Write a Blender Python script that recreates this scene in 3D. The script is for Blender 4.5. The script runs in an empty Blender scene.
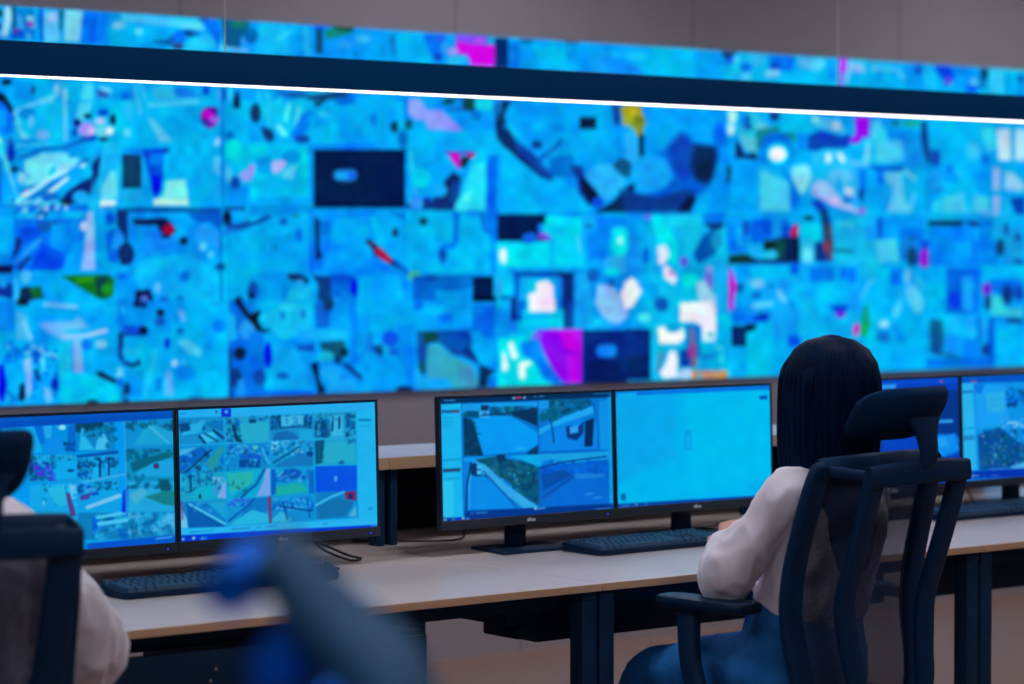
import bpy, bmesh, math, random
import numpy as np
from mathutils import Vector, Matrix, noise
random.seed(7)
S = bpy.context.scene
COL = S.collection
R = math.radians
TH = R(38.0)
HC = 1.49
ST, CT = math.sin(TH), math.cos(TH)

# ------------------------------------------------------------------ helpers
def lin(c):
    return c / 12.92 if c <= 0.04045 else ((c + 0.055) / 1.055) ** 2.4

def hexc(h):
    return tuple(lin(int(h[i:i + 2], 16) / 255.0) for i in (0, 2, 4))

def tag(o, label=None, cat=None, group=None, kind=None):
    if label: o['label'] = label
    if cat: o['category'] = cat
    if group: o['group'] = group
    if kind: o['kind'] = kind
    return o

def link_mesh(name, me, mat, parent=None):
    o = bpy.data.objects.new(name, me)
    COL.objects.link(o)
    if mat is not None:
        me.materials.clear()
        me.materials.append(mat)
    if parent is not None:
        o.parent = parent
    return o

def build(name, bm, mat, parent=None, smooth=True, loc=None, rot=None, angle=40):
    me = bpy.data.meshes.new(name)
    bmesh.ops.recalc_face_normals(bm, faces=bm.faces)
    bm.to_mesh(me)
    bm.free()
    if smooth:
        for p in me.polygons: p.use_smooth = True
        try: me.set_sharp_from_angle(angle=R(angle))
        except Exception: pass
    o = link_mesh(name, me, mat, parent)
    if loc: o.location = loc
    if rot: o.rotation_euler = rot
    return o

def empty(name, loc=(0, 0, 0), rz=0.0, **k):
    o = bpy.data.objects.new(name, None)
    COL.objects.link(o)
    o.location = loc
    o.rotation_euler = (0, 0, rz)
    o.empty_display_size = 0.1
    return tag(o, **k)

def copy_tree(o, parent=None):
    c = o.copy()
    COL.objects.link(c)
    c.parent = parent
    for ch in list(o.children):
        copy_tree(ch, c)
    return c

def NB(): return bmesh.new()

def box(bm, lo, hi, bev=0.0, seg=2, M=None):
    t = bmesh.new()
    vs = [t.verts.new((x, y, z)) for z in (lo[2], hi[2]) for y in (lo[1], hi[1]) for x in (lo[0], hi[0])]
    for f in ((0, 2, 3, 1), (4, 5, 7, 6), (0, 1, 5, 4), (2, 6, 7, 3), (0, 4, 6, 2), (1, 3, 7, 5)):
        t.faces.new([vs[i] for i in f])
    if bev > 0:
        bmesh.ops.bevel(t, geom=t.edges[:], offset=bev, segments=seg, profile=0.5, affect='EDGES')
    merge(bm, t, M)

def merge(bm, t, M=None):
    if M is not None:
        bmesh.ops.transform(t, matrix=M, verts=t.verts)
    me = bpy.data.meshes.new('tmp')
    t.to_mesh(me); t.free()
    bm.from_mesh(me)
    bpy.data.meshes.remove(me)

def crom(pts, n=6):
    """Catmull-Rom through tuples of any length"""
    P = [np.array(p, float) for p in pts]
    if len(P) < 3 or n <= 1: return P
    out = []
    for i in range(len(P) - 1):
        p0 = P[i - 1] if i else 2 * P[0] - P[1]
        p1, p2 = P[i], P[i + 1]
        p3 = P[i + 2] if i + 2 < len(P) else 2 * P[-1] - P[-2]
        for k in range(n):
            t = k / n
            out.append(0.5 * ((2 * p1) + (p2 - p0) * t + (2 * p0 - 5 * p1 + 4 * p2 - p3) * t * t + (3 * p1 - p0 - 3 * p2 + p3) * t ** 3))
    out.append(P[-1])
    return out

def sweep(bm, pts, side=(1, 0, 0), n=6, seg=16, ex=2.0, cap=True, closed=False):
    """pts: (x,y,z,half_width,half_thickness); width runs along 'side'. ex>2 squares the section"""
    Q = crom(pts, n)
    if closed: Q = Q[:-1]
    side = Vector(side)
    rings = []
    m = len(Q)
    for i, q in enumerate(Q):
        p = Vector(q[:3])
        a = Vector(Q[(i - 1) % m][:3]) if (closed or i > 0) else p
        b = Vector(Q[(i + 1) % m][:3]) if (closed or i < m - 1) else p
        t = (b - a)
        if t.length < 1e-9: t = Vector((0, 0, 1))
        t.normalize()
        s = side - t * side.dot(t)
        if s.length < 1e-4: s = t.orthogonal()
        s.normalize()
        u = t.cross(s).normalized()
        ring = []
        for k in range(seg):
            an = 2 * math.pi * (k + 0.5) / seg
            c, d = math.cos(an), math.sin(an)
            cx = math.copysign(abs(c) ** (2 / ex), c)
            cy = math.copysign(abs(d) ** (2 / ex), d)
            ring.append(bm.verts.new(p + s * cx * q[3] + u * cy * q[4]))
        rings.append(ring)
    rr = range(len(rings)) if closed else range(len(rings) - 1)
    for i in rr:
        A, B = rings[i], rings[(i + 1) % len(rings)]
        for k in range(seg):
            bm.faces.new((A[k], A[(k + 1) % seg], B[(k + 1) % seg], B[k]))
    if cap and not closed:
        bm.faces.new(rings[0][::-1]); bm.faces.new(rings[-1])

def tube(bm, pts, r, n=6, seg=10):
    sweep(bm, [tuple(p) + (r, r) for p in pts], (0.13, 0.2, 0.97), n, seg)

def cyl(bm, c, r, h, seg=24, r2=None, M=None, bev=0.0):
    t = bmesh.new()
    bmesh.ops.create_cone(t, cap_ends=True, segments=seg, radius1=r, radius2=r if r2 is None else r2, depth=h)
    bmesh.ops.translate(t, verts=t.verts, vec=(0, 0, h / 2))
    if bev > 0:
        es = [e for e in t.edges if abs(e.verts[0].co.z - e.verts[1].co.z) < 1e-6]
        bmesh.ops.bevel(t, geom=es, offset=bev, segments=2, profile=0.5, affect='EDGES')
    if M is None: M = Matrix.Identity(4)
    merge(bm, t, Matrix.Translation(c) @ M)

def ball(bm, c, r, M=None, sub=3):
    t = bmesh.new()
    bmesh.ops.create_icosphere(t, subdivisions=sub, radius=1.0)
    rr = r if hasattr(r, '__len__') else (r, r, r)
    MM = Matrix.Translation(c) @ (M if M is not None else Matrix.Identity(4)) @ Matrix.Diagonal((*rr, 1.0))
    merge(bm, t, MM)

def prism(bm, pts, z0, z1, bev=0.0):
    t = bmesh.new()
    a = [t.verts.new((x, y, z0)) for x, y in pts]
    b = [t.verts.new((x, y, z1)) for x, y in pts]
    n = len(pts)
    t.faces.new(a[::-1]); t.faces.new(b)
    for i in range(n): t.faces.new((a[i], a[(i + 1) % n], b[(i + 1) % n], b[i]))
    if bev > 0:
        es = [e for e in t.edges if abs(e.verts[0].co.z - e.verts[1].co.z) < 1e-6]
        bmesh.ops.bevel(t, geom=es, offset=bev, segments=2, profile=0.5, affect='EDGES')
    merge(bm, t)

def remeshed(name, bm, voxel, mat, parent=None, smooth_it=6, disp=None, fac=0.5):
    """fuse overlapping closed pieces into one continuous surface"""
    me = bpy.data.meshes.new(name)
    bm.to_mesh(me); bm.free()
    o = bpy.data.objects.new('tmp', me)
    COL.objects.link(o)
    md = o.modifiers.new('r', 'REMESH'); md.mode = 'VOXEL'; md.voxel_size = voxel; md.adaptivity = 0
    if smooth_it:
        sm = o.modifiers.new('s', 'SMOOTH'); sm.factor = fac; sm.iterations = smooth_it
    dg = bpy.context.evaluated_depsgraph_get()
    ev = o.evaluated_get(dg)
    out = bpy.data.meshes.new_from_object(ev)
    out.name = name
    bpy.data.objects.remove(o)
    if disp:
        nn = [v.normal.copy() for v in out.vertices]
        for v, nm in zip(out.vertices, nn):
            v.co += nm * disp(v.co, nm)
    for p in out.polygons: p.use_smooth = True
    return link_mesh(name, out, mat, parent)

# ------------------------------------------------------------------ materials
def mat(name, base, rough=0.5, metal=0.0, bump=None, var=None, spec=0.5, alpha=None, coat=0.0, sheen=0.0):
    m = bpy.data.materials.new(name)
    m.use_nodes = True
    nt = m.node_tree
    b = nt.nodes['Principled BSDF']
    if isinstance(base, str): base = hexc(base)
    b.inputs['Base Color'].default_value = (*base, 1)
    b.inputs['Roughness'].default_value = rough
    b.inputs['Metallic'].default_value = metal
    b.inputs['Specular IOR Level'].default_value = spec
    b.inputs['Coat Weight'].default_value = coat
    b.inputs['Sheen Weight'].default_value = sheen
    tc = nt.nodes.new('ShaderNodeTexCoord')
    if var:   # (scale xyz, amount, detail)
        mp = nt.nodes.new('ShaderNodeMapping'); mp.inputs['Scale'].default_value = var[0]
        nz = nt.nodes.new('ShaderNodeTexNoise'); nz.inputs['Scale'].default_value = 1.0; nz.inputs['Detail'].default_value = var[2]
        nt.links.new(tc.outputs['Object'], mp.inputs['Vector']); nt.links.new(mp.outputs['Vector'], nz.inputs['Vector'])
        mx = nt.nodes.new('ShaderNodeMixRGB'); mx.blend_type = 'MIX'
        a = var[1]
        mx.inputs[1].default_value = (*[max(0, c * (1 - a)) for c in base], 1)
        mx.inputs[2].default_value = (*[min(1, c * (1 + a)) for c in base], 1)
        nt.links.new(nz.outputs['Fac'], mx.inputs[0]); nt.links.new(mx.outputs[0], b.inputs['Base Color'])
    if bump:  # (scale, strength, distance)
        nz = nt.nodes.new('ShaderNodeTexNoise'); nz.inputs['Scale'].default_value = bump[0]; nz.inputs['Detail'].default_value = 4
        bp = nt.nodes.new('ShaderNodeBump'); bp.inputs['Strength'].default_value = bump[1]; bp.inputs['Distance'].default_value = bump[2]
        nt.links.new(tc.outputs['Object'], nz.inputs['Vector'])
        nt.links.new(nz.outputs['Fac'], bp.inputs['Height']); nt.links.new(bp.outputs['Normal'], b.inputs['Normal'])
    return m

def emis(name, color, strength):
    m = bpy.data.materials.new(name); m.use_nodes = True
    nt = m.node_tree; nt.nodes.clear()
    e = nt.nodes.new('ShaderNodeEmission'); o = nt.nodes.new('ShaderNodeOutputMaterial')
    e.inputs['Color'].default_value = (*color, 1); e.inputs['Strength'].default_value = strength
    nt.links.new(e.outputs[0], o.inputs[0])
    return m

def display_mat(name, strength, gloss):
    """a lit display: the pictures it shows are stored per vertex, under a slightly glossy cover"""
    m = bpy.data.materials.new(name); m.use_nodes = True
    nt = m.node_tree
    b = nt.nodes['Principled BSDF']
    at = nt.nodes.new('ShaderNodeAttribute'); at.attribute_name = 'picture'
    b.inputs['Base Color'].default_value = (0.001, 0.002, 0.005, 1)
    b.inputs['Roughness'].default_value = gloss
    b.inputs['Specular IOR Level'].default_value = 0.03
    nt.links.new(at.outputs['Color'], b.inputs['Emission Color'])
    b.inputs['Emission Strength'].default_value = strength
    return m

M = {}
M['wallclad'] = mat('grey_mauve_cladding', '9d9299', 0.75, var=((3, 3, 0.4), 0.07, 3))
M['floor'] = mat('brown_carpet', '8e7064', 0.9, var=((30, 30, 30), 0.12, 4), bump=(120, 0.2, 0.004))
M['ceil'] = mat('ceiling_paint', 'a6a2a6', 0.9)
M['wallpaint'] = mat('grey_wall_paint', '8d878b', 0.85)
M['desk'] = mat('pale_laminate', 'd0c2bd', 0.32, var=((2, 14, 2), 0.05, 3), spec=0.5)
M['edge'] = mat('wood_edge_band', 'd2a987', 0.5, var=((4, 4, 40), 0.10, 3))
M['steel'] = mat('navy_black_powder_coat', '0c3050', 0.55, spec=0.2, bump=(400, 0.05, 0.001))
M['panel'] = mat('dark_back_panel', '020e20', 0.7, spec=0.2)
M['plastic'] = mat('black_plastic', '04223e', 0.45, spec=0.2)
M['bezel'] = mat('monitor_black', '082038', 0.4, spec=0.4)
M['chin'] = mat('monitor_chin_grey', '252f3a', 0.4, spec=0.4)
M['key'] = mat('keycap_black', '2a4a64', 0.5, spec=0.5)
M['chairframe'] = mat('chair_frame_black', '062c50', 0.55, spec=0.15)
M['fabric'] = mat('black_seat_fabric', '042a4e', 0.9, bump=(500, 0.3, 0.002), spec=0.1)
M['rubber'] = mat('black_rubber', '0b1420', 0.6)
M['chrome'] = mat('chrome', 'b0b4b8', 0.2, metal=1.0)
M['logo'] = mat('logo_silver', 'd8dee6', 0.3)
M['cable'] = mat('black_cable', '0a1220', 0.5)
M['shirt'] = mat('white_blouse', 'ece4f0', 0.75, sheen=0.2)
M['shirt2'] = mat('white_work_shirt', 'e4dce6', 0.8, sheen=0.2)
M['jeans'] = mat('blue_jeans', '1272c4', 0.85, var=((40, 40, 40), 0.18, 5), bump=(300, 0.3, 0.002))
M['trousers'] = mat('dark_trousers', '8fa3bd', 0.85)
M['skin'] = mat('skin', 'd89a84', 0.5)
M['shoe'] = mat('black_shoe', '10141c', 0.4)
M['shell'] = mat('slate_shell', '1c5076', 0.7, spec=0.2)
M['bluefab'] = mat('blue_upholstery', '0070f0', 0.9, spec=0.1)
M['led'] = emis('blue_led', (0.02, 0.02, 1.0), 2.0)
M['lampbody'] = mat('lamp_body_navy', '003c6e', 0.6, spec=0.05)
M['wire'] = mat('pale_steel_wire', 'c0ccd6', 0.5)
M['lip'] = mat('lips', 'b06058', 0.5)
M['eye'] = mat('eye_white', 'e8e8ea', 0.3)
M['iris'] = mat('iris_dark', '180c08', 0.2)

def hair_mat():
    m = bpy.data.materials.new('black_hair'); m.use_nodes = True
    nt = m.node_tree; b = nt.nodes['Principled BSDF']
    tc = nt.nodes.new('ShaderNodeTexCoord'); mp = nt.nodes.new('ShaderNodeMapping')
    mp.inputs['Scale'].default_value = (160, 160, 3)
    nz = nt.nodes.new('ShaderNodeTexNoise'); nz.inputs['Scale'].default_value = 1; nz.inputs['Detail'].default_value = 3
    cr = nt.nodes.new('ShaderNodeValToRGB')
    cr.color_ramp.elements[0].position = 0.35; cr.color_ramp.elements[0].color = (0.0, 0.004, 0.02, 1)
    cr.color_ramp.elements[1].position = 0.75; cr.color_ramp.elements[1].color = (0.0, 0.014, 0.06, 1)
    bp = nt.nodes.new('ShaderNodeBump'); bp.inputs['Strength'].default_value = 0.5; bp.inputs['Distance'].default_value = 0.003
    nt.links.new(tc.outputs['Object'], mp.inputs[0]); nt.links.new(mp.outputs[0], nz.inputs['Vector'])
    nt.links.new(nz.outputs['Fac'], cr.inputs[0]); nt.links.new(cr.outputs[0], b.inputs['Base Color'])
    nt.links.new(nz.outputs['Fac'], bp.inputs['Height']); nt.links.new(bp.outputs[0], b.inputs['Normal'])
    b.inputs['Roughness'].default_value = 0.5
    b.inputs['Specular IOR Level'].default_value = 0.05
    return m
M['hair'] = hair_mat()

def mesh_fabric():
    m = bpy.data.materials.new('see_through_mesh'); m.use_nodes = True
    nt = m.node_tree; b = nt.nodes['Principled BSDF']
    out = nt.nodes['Material Output']
    b.inputs['Base Color'].default_value = (*hexc('0a2850'), 1); b.inputs['Roughness'].default_value = 0.7
    tr = nt.nodes.new('ShaderNodeBsdfTransparent'); mx = nt.nodes.new('ShaderNodeMixShader')
    tc = nt.nodes.new('ShaderNodeTexCoord'); 
    vo = nt.nodes.new('ShaderNodeTexVoronoi'); vo.inputs['Scale'].default_value = 900
    mr = nt.nodes.new('ShaderNodeMapRange'); mr.inputs[1].default_value = 0.1; mr.inputs[2].default_value = 0.5
    mr.inputs[3].default_value = 0.55; mr.inputs[4].default_value = 0.85
    nt.links.new(tc.outputs['Object'], vo.inputs['Vector']); nt.links.new(vo.outputs['Distance'], mr.inputs[0])
    nt.links.new(mr.outputs[0], mx.inputs[0]); nt.links.new(tr.outputs[0], mx.inputs[1]); nt.links.new(b.outputs[0], mx.inputs[2])
    nt.links.new(mx.outputs[0], out.inputs[0])
    return m
M['mesh'] = mesh_fabric()

# ------------------------------------------------------------------ pictures shown on the displays
PAL = {'b': '0092f6', 'c': '00b2f4', 'd': '00d6f0', 'e': '34c6f2', 'w': 'e6f0f8', 'n': '001a48', 'm': '0046b4', 'k': '041a30',
       't': '005684', 'g': '0c7424', 'v': '0208f0', 'p': '8fa4f6', 'M': 'c600ea', 'r': '980a40', 'u': '0070f0', 'l': '66dcf0',
       'x': '78c6f0', 'y': 'a8b830', 'o': 'c08858', 'q': '2a9ad8', 'z': '28a8c8', 'a': '0082e0', 'j': '0058d8', 's': '9000f0',
       'f': '0a3a44', 'h': '2c6a60'}

class Canvas:
    def __init__(s, x0, y0, x1, y1, ss, base='00a0f4'):
        s.x0, s.y0, s.ss = x0, y0, ss
        s.W, s.H = int((x1 - x0) * ss), int((y1 - y0) * ss)
        s.a = np.zeros((s.H, s.W, 3), np.float32); s.a[:] = s.c(base)
        s.T = (0, 0, 1.0); s.sop = .8
    def c(s, k):
        h = PAL.get(k, k)
        return np.array([int(h[i:i + 2], 16) / 255 for i in (0, 2, 4)], np.float32)
    def pt(s, x, y):
        ox, oy, sc = s.T
        return (ox + x * sc - s.x0) * s.ss, (oy + y * sc - s.y0) * s.ss
    def reg(s, xs, ys, pad):
        xa, xb = max(0, int(min(xs) - pad)), min(s.W, int(max(xs) + pad) + 2)
        ya, yb = max(0, int(min(ys) - pad)), min(s.H, int(max(ys) + pad) + 2)
        if xa >= xb or ya >= yb: return None
        Y, X = np.mgrid[ya:yb, xa:xb].astype(np.float32)
        return xa, xb, ya, yb, X + .5, Y + .5
    def put(s, r, sd, soft, col, op=1.0):
        xa, xb, ya, yb = r[:4]
        al = np.clip(0.5 - sd / max(soft, 0.6), 0, 1)
        al = (al * al * (3 - 2 * al) * op)[..., None]
        s.a[ya:yb, xa:xb] = s.a[ya:yb, xa:xb] * (1 - al) + s.c(col) * al
    def poly(s, P, soft, col, op=1.0):
        xs = [p[0] for p in P]; ys = [p[1] for p in P]
        r = s.reg(xs, ys, soft)
        if r is None: return
        X, Y = r[4], r[5]
        d = np.full(X.shape, 1e9, np.float32); ins = np.zeros(X.shape, bool)
        n = len(P)
        for i in range(n):
            ax, ay = P[i]; bx, by = P[(i + 1) % n]
            ex, ey = bx - ax, by - ay
            L = ex * ex + ey * ey + 1e-9
            t = np.clip(((X - ax) * ex + (Y - ay) * ey) / L, 0, 1)
            d = np.minimum(d, (X - ax - t * ex) ** 2 + (Y - ay - t * ey) ** 2)
            if ay != by:
                cnd = ((ay > Y) != (by > Y)) & (X < (bx - ax) * (Y - ay) / (by - ay) + ax)
                ins ^= cnd
        d = np.sqrt(d)
        s.put(r, np.where(ins, -d, d), soft, col, op)
    def draw(s, txt):
        for ln in txt.strip().split('\n'):
            for cmd in ln.split(';'):
                w = cmd.split()
                if not w: continue
                k = w[0]
                if k == 'C':
                    s.T = tuple(float(v) for v in w[1:4]); continue
                col = w[1]; v = [float(q) for q in w[2:]]
                sc = s.T[2] * s.ss
                soft = v[0] * sc; v = v[1:]
                if k == 'R':
                    P = [s.pt(v[0], v[1]), s.pt(v[2], v[1]), s.pt(v[2], v[3]), s.pt(v[0], v[3])]
                    s.poly(P, soft, col)
                elif k == 'P':
                    s.poly([s.pt(v[i], v[i + 1]) for i in range(0, len(v) - 1, 2)], soft, col)
                elif k == 'E':
                    cx, cy = s.pt(v[0], v[1]); rx, ry = v[2] * sc, v[3] * sc
                    r = s.reg([cx - rx, cx + rx], [cy - ry, cy + ry], soft)
                    if r is None: continue
                    q = np.sqrt(((r[4] - cx) / rx) ** 2 + ((r[5] - cy) / ry) ** 2)
                    s.put(r, (q - 1) * min(rx, ry), soft, col)
                elif k == 'L':
                    wd = v[0] * sc / 2; P = [s.pt(v[i], v[i + 1]) for i in range(1, len(v) - 1, 2)]
                    r = s.reg([p[0] for p in P], [p[1] for p in P], soft + wd)
                    if r is None: continue
                    d = np.full(r[4].shape, 1e9, np.float32)
                    for (ax, ay), (bx, by) in zip(P[:-1], P[1:]):
                        ex, ey = bx - ax, by - ay
                        t = np.clip(((r[4] - ax) * ex + (r[5] - ay) * ey) / (ex * ex + ey * ey + 1e-9), 0, 1)
                        d = np.minimum(d, np.hypot(r[4] - ax - t * ex, r[5] - ay - t * ey))
                    s.put(r, d - wd, soft, col)
                elif k == 'S':   # scatter: S cols soft n seed rmax x0 y0 x1 y1
                    rg = random.Random(int(v[1])); n = int(v[0]); rm = v[2]
                    for _ in range(n):
                        x, y = rg.uniform(v[3], v[5]), rg.uniform(v[4], v[6]); a = rg.uniform(0, 3.14)
                        l, h = rg.uniform(.3, 1) * rm, rg.uniform(.15, .5) * rm
                        ca, sa = math.cos(a) * l, math.sin(a) * l; cb, sb = -math.sin(a) * h, math.cos(a) * h
                        P = [(x + ca + cb, y + sa + sb), (x - ca + cb, y - sa + sb), (x - ca - cb, y - sa - sb), (x + ca - cb, y + sa - sb)]
                        P = [(min(max(px, v[3]), v[5]), min(max(py, v[4]), v[6])) for px, py in P]
                        s.poly([s.pt(*p) for p in P], soft, rg.choice(col), s.sop)
    def grain(s, amp, cells, seed):
        rs = np.random.RandomState(seed)
        for cs in cells:
            gh, gw = s.H // cs + 3, s.W // cs + 3
            g = rs.uniform(-1, 1, (gh, gw, 3)).astype(np.float32); g[..., 0] *= .3
            g[..., 1] = g[..., 2] * .5 + g[..., 1] * .7
            yy = np.arange(s.H) / cs; xx = np.arange(s.W) / cs
            yi, xi = yy.astype(int), xx.astype(int); fy = (yy - yi)[:, None, None]; fx = (xx - xi)[None, :, None]
            fy = fy * fy * (3 - 2 * fy); fx = fx * fx * (3 - 2 * fx)
            v = (g[yi][:, xi] * (1 - fx) + g[yi][:, xi + 1] * fx) * (1 - fy) + (g[yi + 1][:, xi] * (1 - fx) + g[yi + 1][:, xi + 1] * fx) * fy
            lum = s.a.max(2, keepdims=True)
            s.a += v * amp * lum * np.array([0, 1, .6], np.float32)
        s.a = np.clip(s.a, 0, 1)
    def soften(s, r):
        k = np.exp(-.5 * (np.arange(-6, 7) / r) ** 2); k /= k.sum()
        for ax in (0, 1):
            pad = np.pad(s.a, [(6, 6) if i == ax else (0, 0) for i in range(3)], mode='edge')
            n = s.a.shape[ax]
            s.a = sum(w_ * np.take(pad, range(i, i + n), axis=ax) for i, w_ in enumerate(k)).astype(np.float32)
    def sharpen(s, r, amt):
        b = s.a.copy(); s.soften(r); s.a = np.clip(b + amt * (b - s.a), 0, 1)
    def cool(s, mixc, amt):
        a = s.a; a[..., 0] *= .8; a[..., 1] *= .95
        a[..., 2] = np.maximum(a[..., 2], .62 * a[..., 1] + .2)
        s.a = a * (1 - amt) + s.c(mixc) * amt
    def sample(s, x, y):
        X = np.clip((x - s.x0) * s.ss - .5, 0, s.W - 1.001); Y = np.clip((y - s.y0) * s.ss - .5, 0, s.H - 1.001)
        xi, yi = X.astype(int), Y.astype(int); fx, fy = (X - xi)[:, None], (Y - yi)[:, None]
        a = s.a
        c = (a[yi, xi] * (1 - fx) + a[yi, xi + 1] * fx) * (1 - fy) + (a[yi + 1, xi] * (1 - fx) + a[yi + 1, xi + 1] * fx) * fy
        return np.where(c <= 0.04045, c / 12.92, ((c + 0.055) / 1.055) ** 2.4)

def homog(quad):
    """unit square (u right, v down) -> quad TL,TR,BR,BL"""
    A = []; B = []
    for (u, v), (x, y) in zip(((0, 0), (1, 0), (1, 1), (0, 1)), quad):
        A.append([u, v, 1, 0, 0, 0, -u * x, -v * x]); B.append(x)
        A.append([0, 0, 0, u, v, 1, -u * y, -v * y]); B.append(y)
    h = np.linalg.solve(np.array(A, float), np.array(B, float))
    return np.append(h, 1).reshape(3, 3)

def display(name, w, h, nu, nv, canvas, quad, material, parent, y=0.0):
    """flat lit rectangle, x in [-w/2,w/2], z in [0,h], facing -y"""
    u, v = np.meshgrid(np.linspace(0, 1, nu), np.linspace(0, 1, nv))
    u, v = u.ravel(), v.ravel()
    co = np.stack([(u - .5) * w, np.full_like(u, y), (1 - v) * h], 1)
    i = np.arange(nu * nv).reshape(nv, nu)
    F = np.stack([i[1:, :-1], i[1:, 1:], i[:-1, 1:], i[:-1, :-1]], -1).reshape(-1, 4)
    me = bpy.data.meshes.new(name)
    me.vertices.add(len(co)); me.vertices.foreach_set('co', co.ravel())
    me.loops.add(F.size); me.loops.foreach_set('vertex_index', F.ravel().astype(np.int32))
    me.polygons.add(len(F)); me.polygons.foreach_set('loop_start', np.arange(0, F.size, 4, dtype=np.int32))
    me.update(calc_edges=True)
    Hm = homog(quad)
    q = Hm @ np.stack([u, v, np.ones_like(u)])
    rgb = canvas.sample(q[0] / q[2], q[1] / q[2])
    at = me.color_attributes.new('picture', 'FLOAT_COLOR', 'POINT')
    at.data.foreach_set('color', np.concatenate([rgb, np.ones((len(rgb), 1))], 1).astype(np.float32).ravel())
    return link_mesh(name, me, material, parent)
CEIL = 18.0
FSTOP = 2.5
FGC = (0.865, 1.736, R(52))
FGL = 0.0
WALLPIC = Canvas(-90, -10, 1120, 420, 1.0, '00a4f4')
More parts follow.
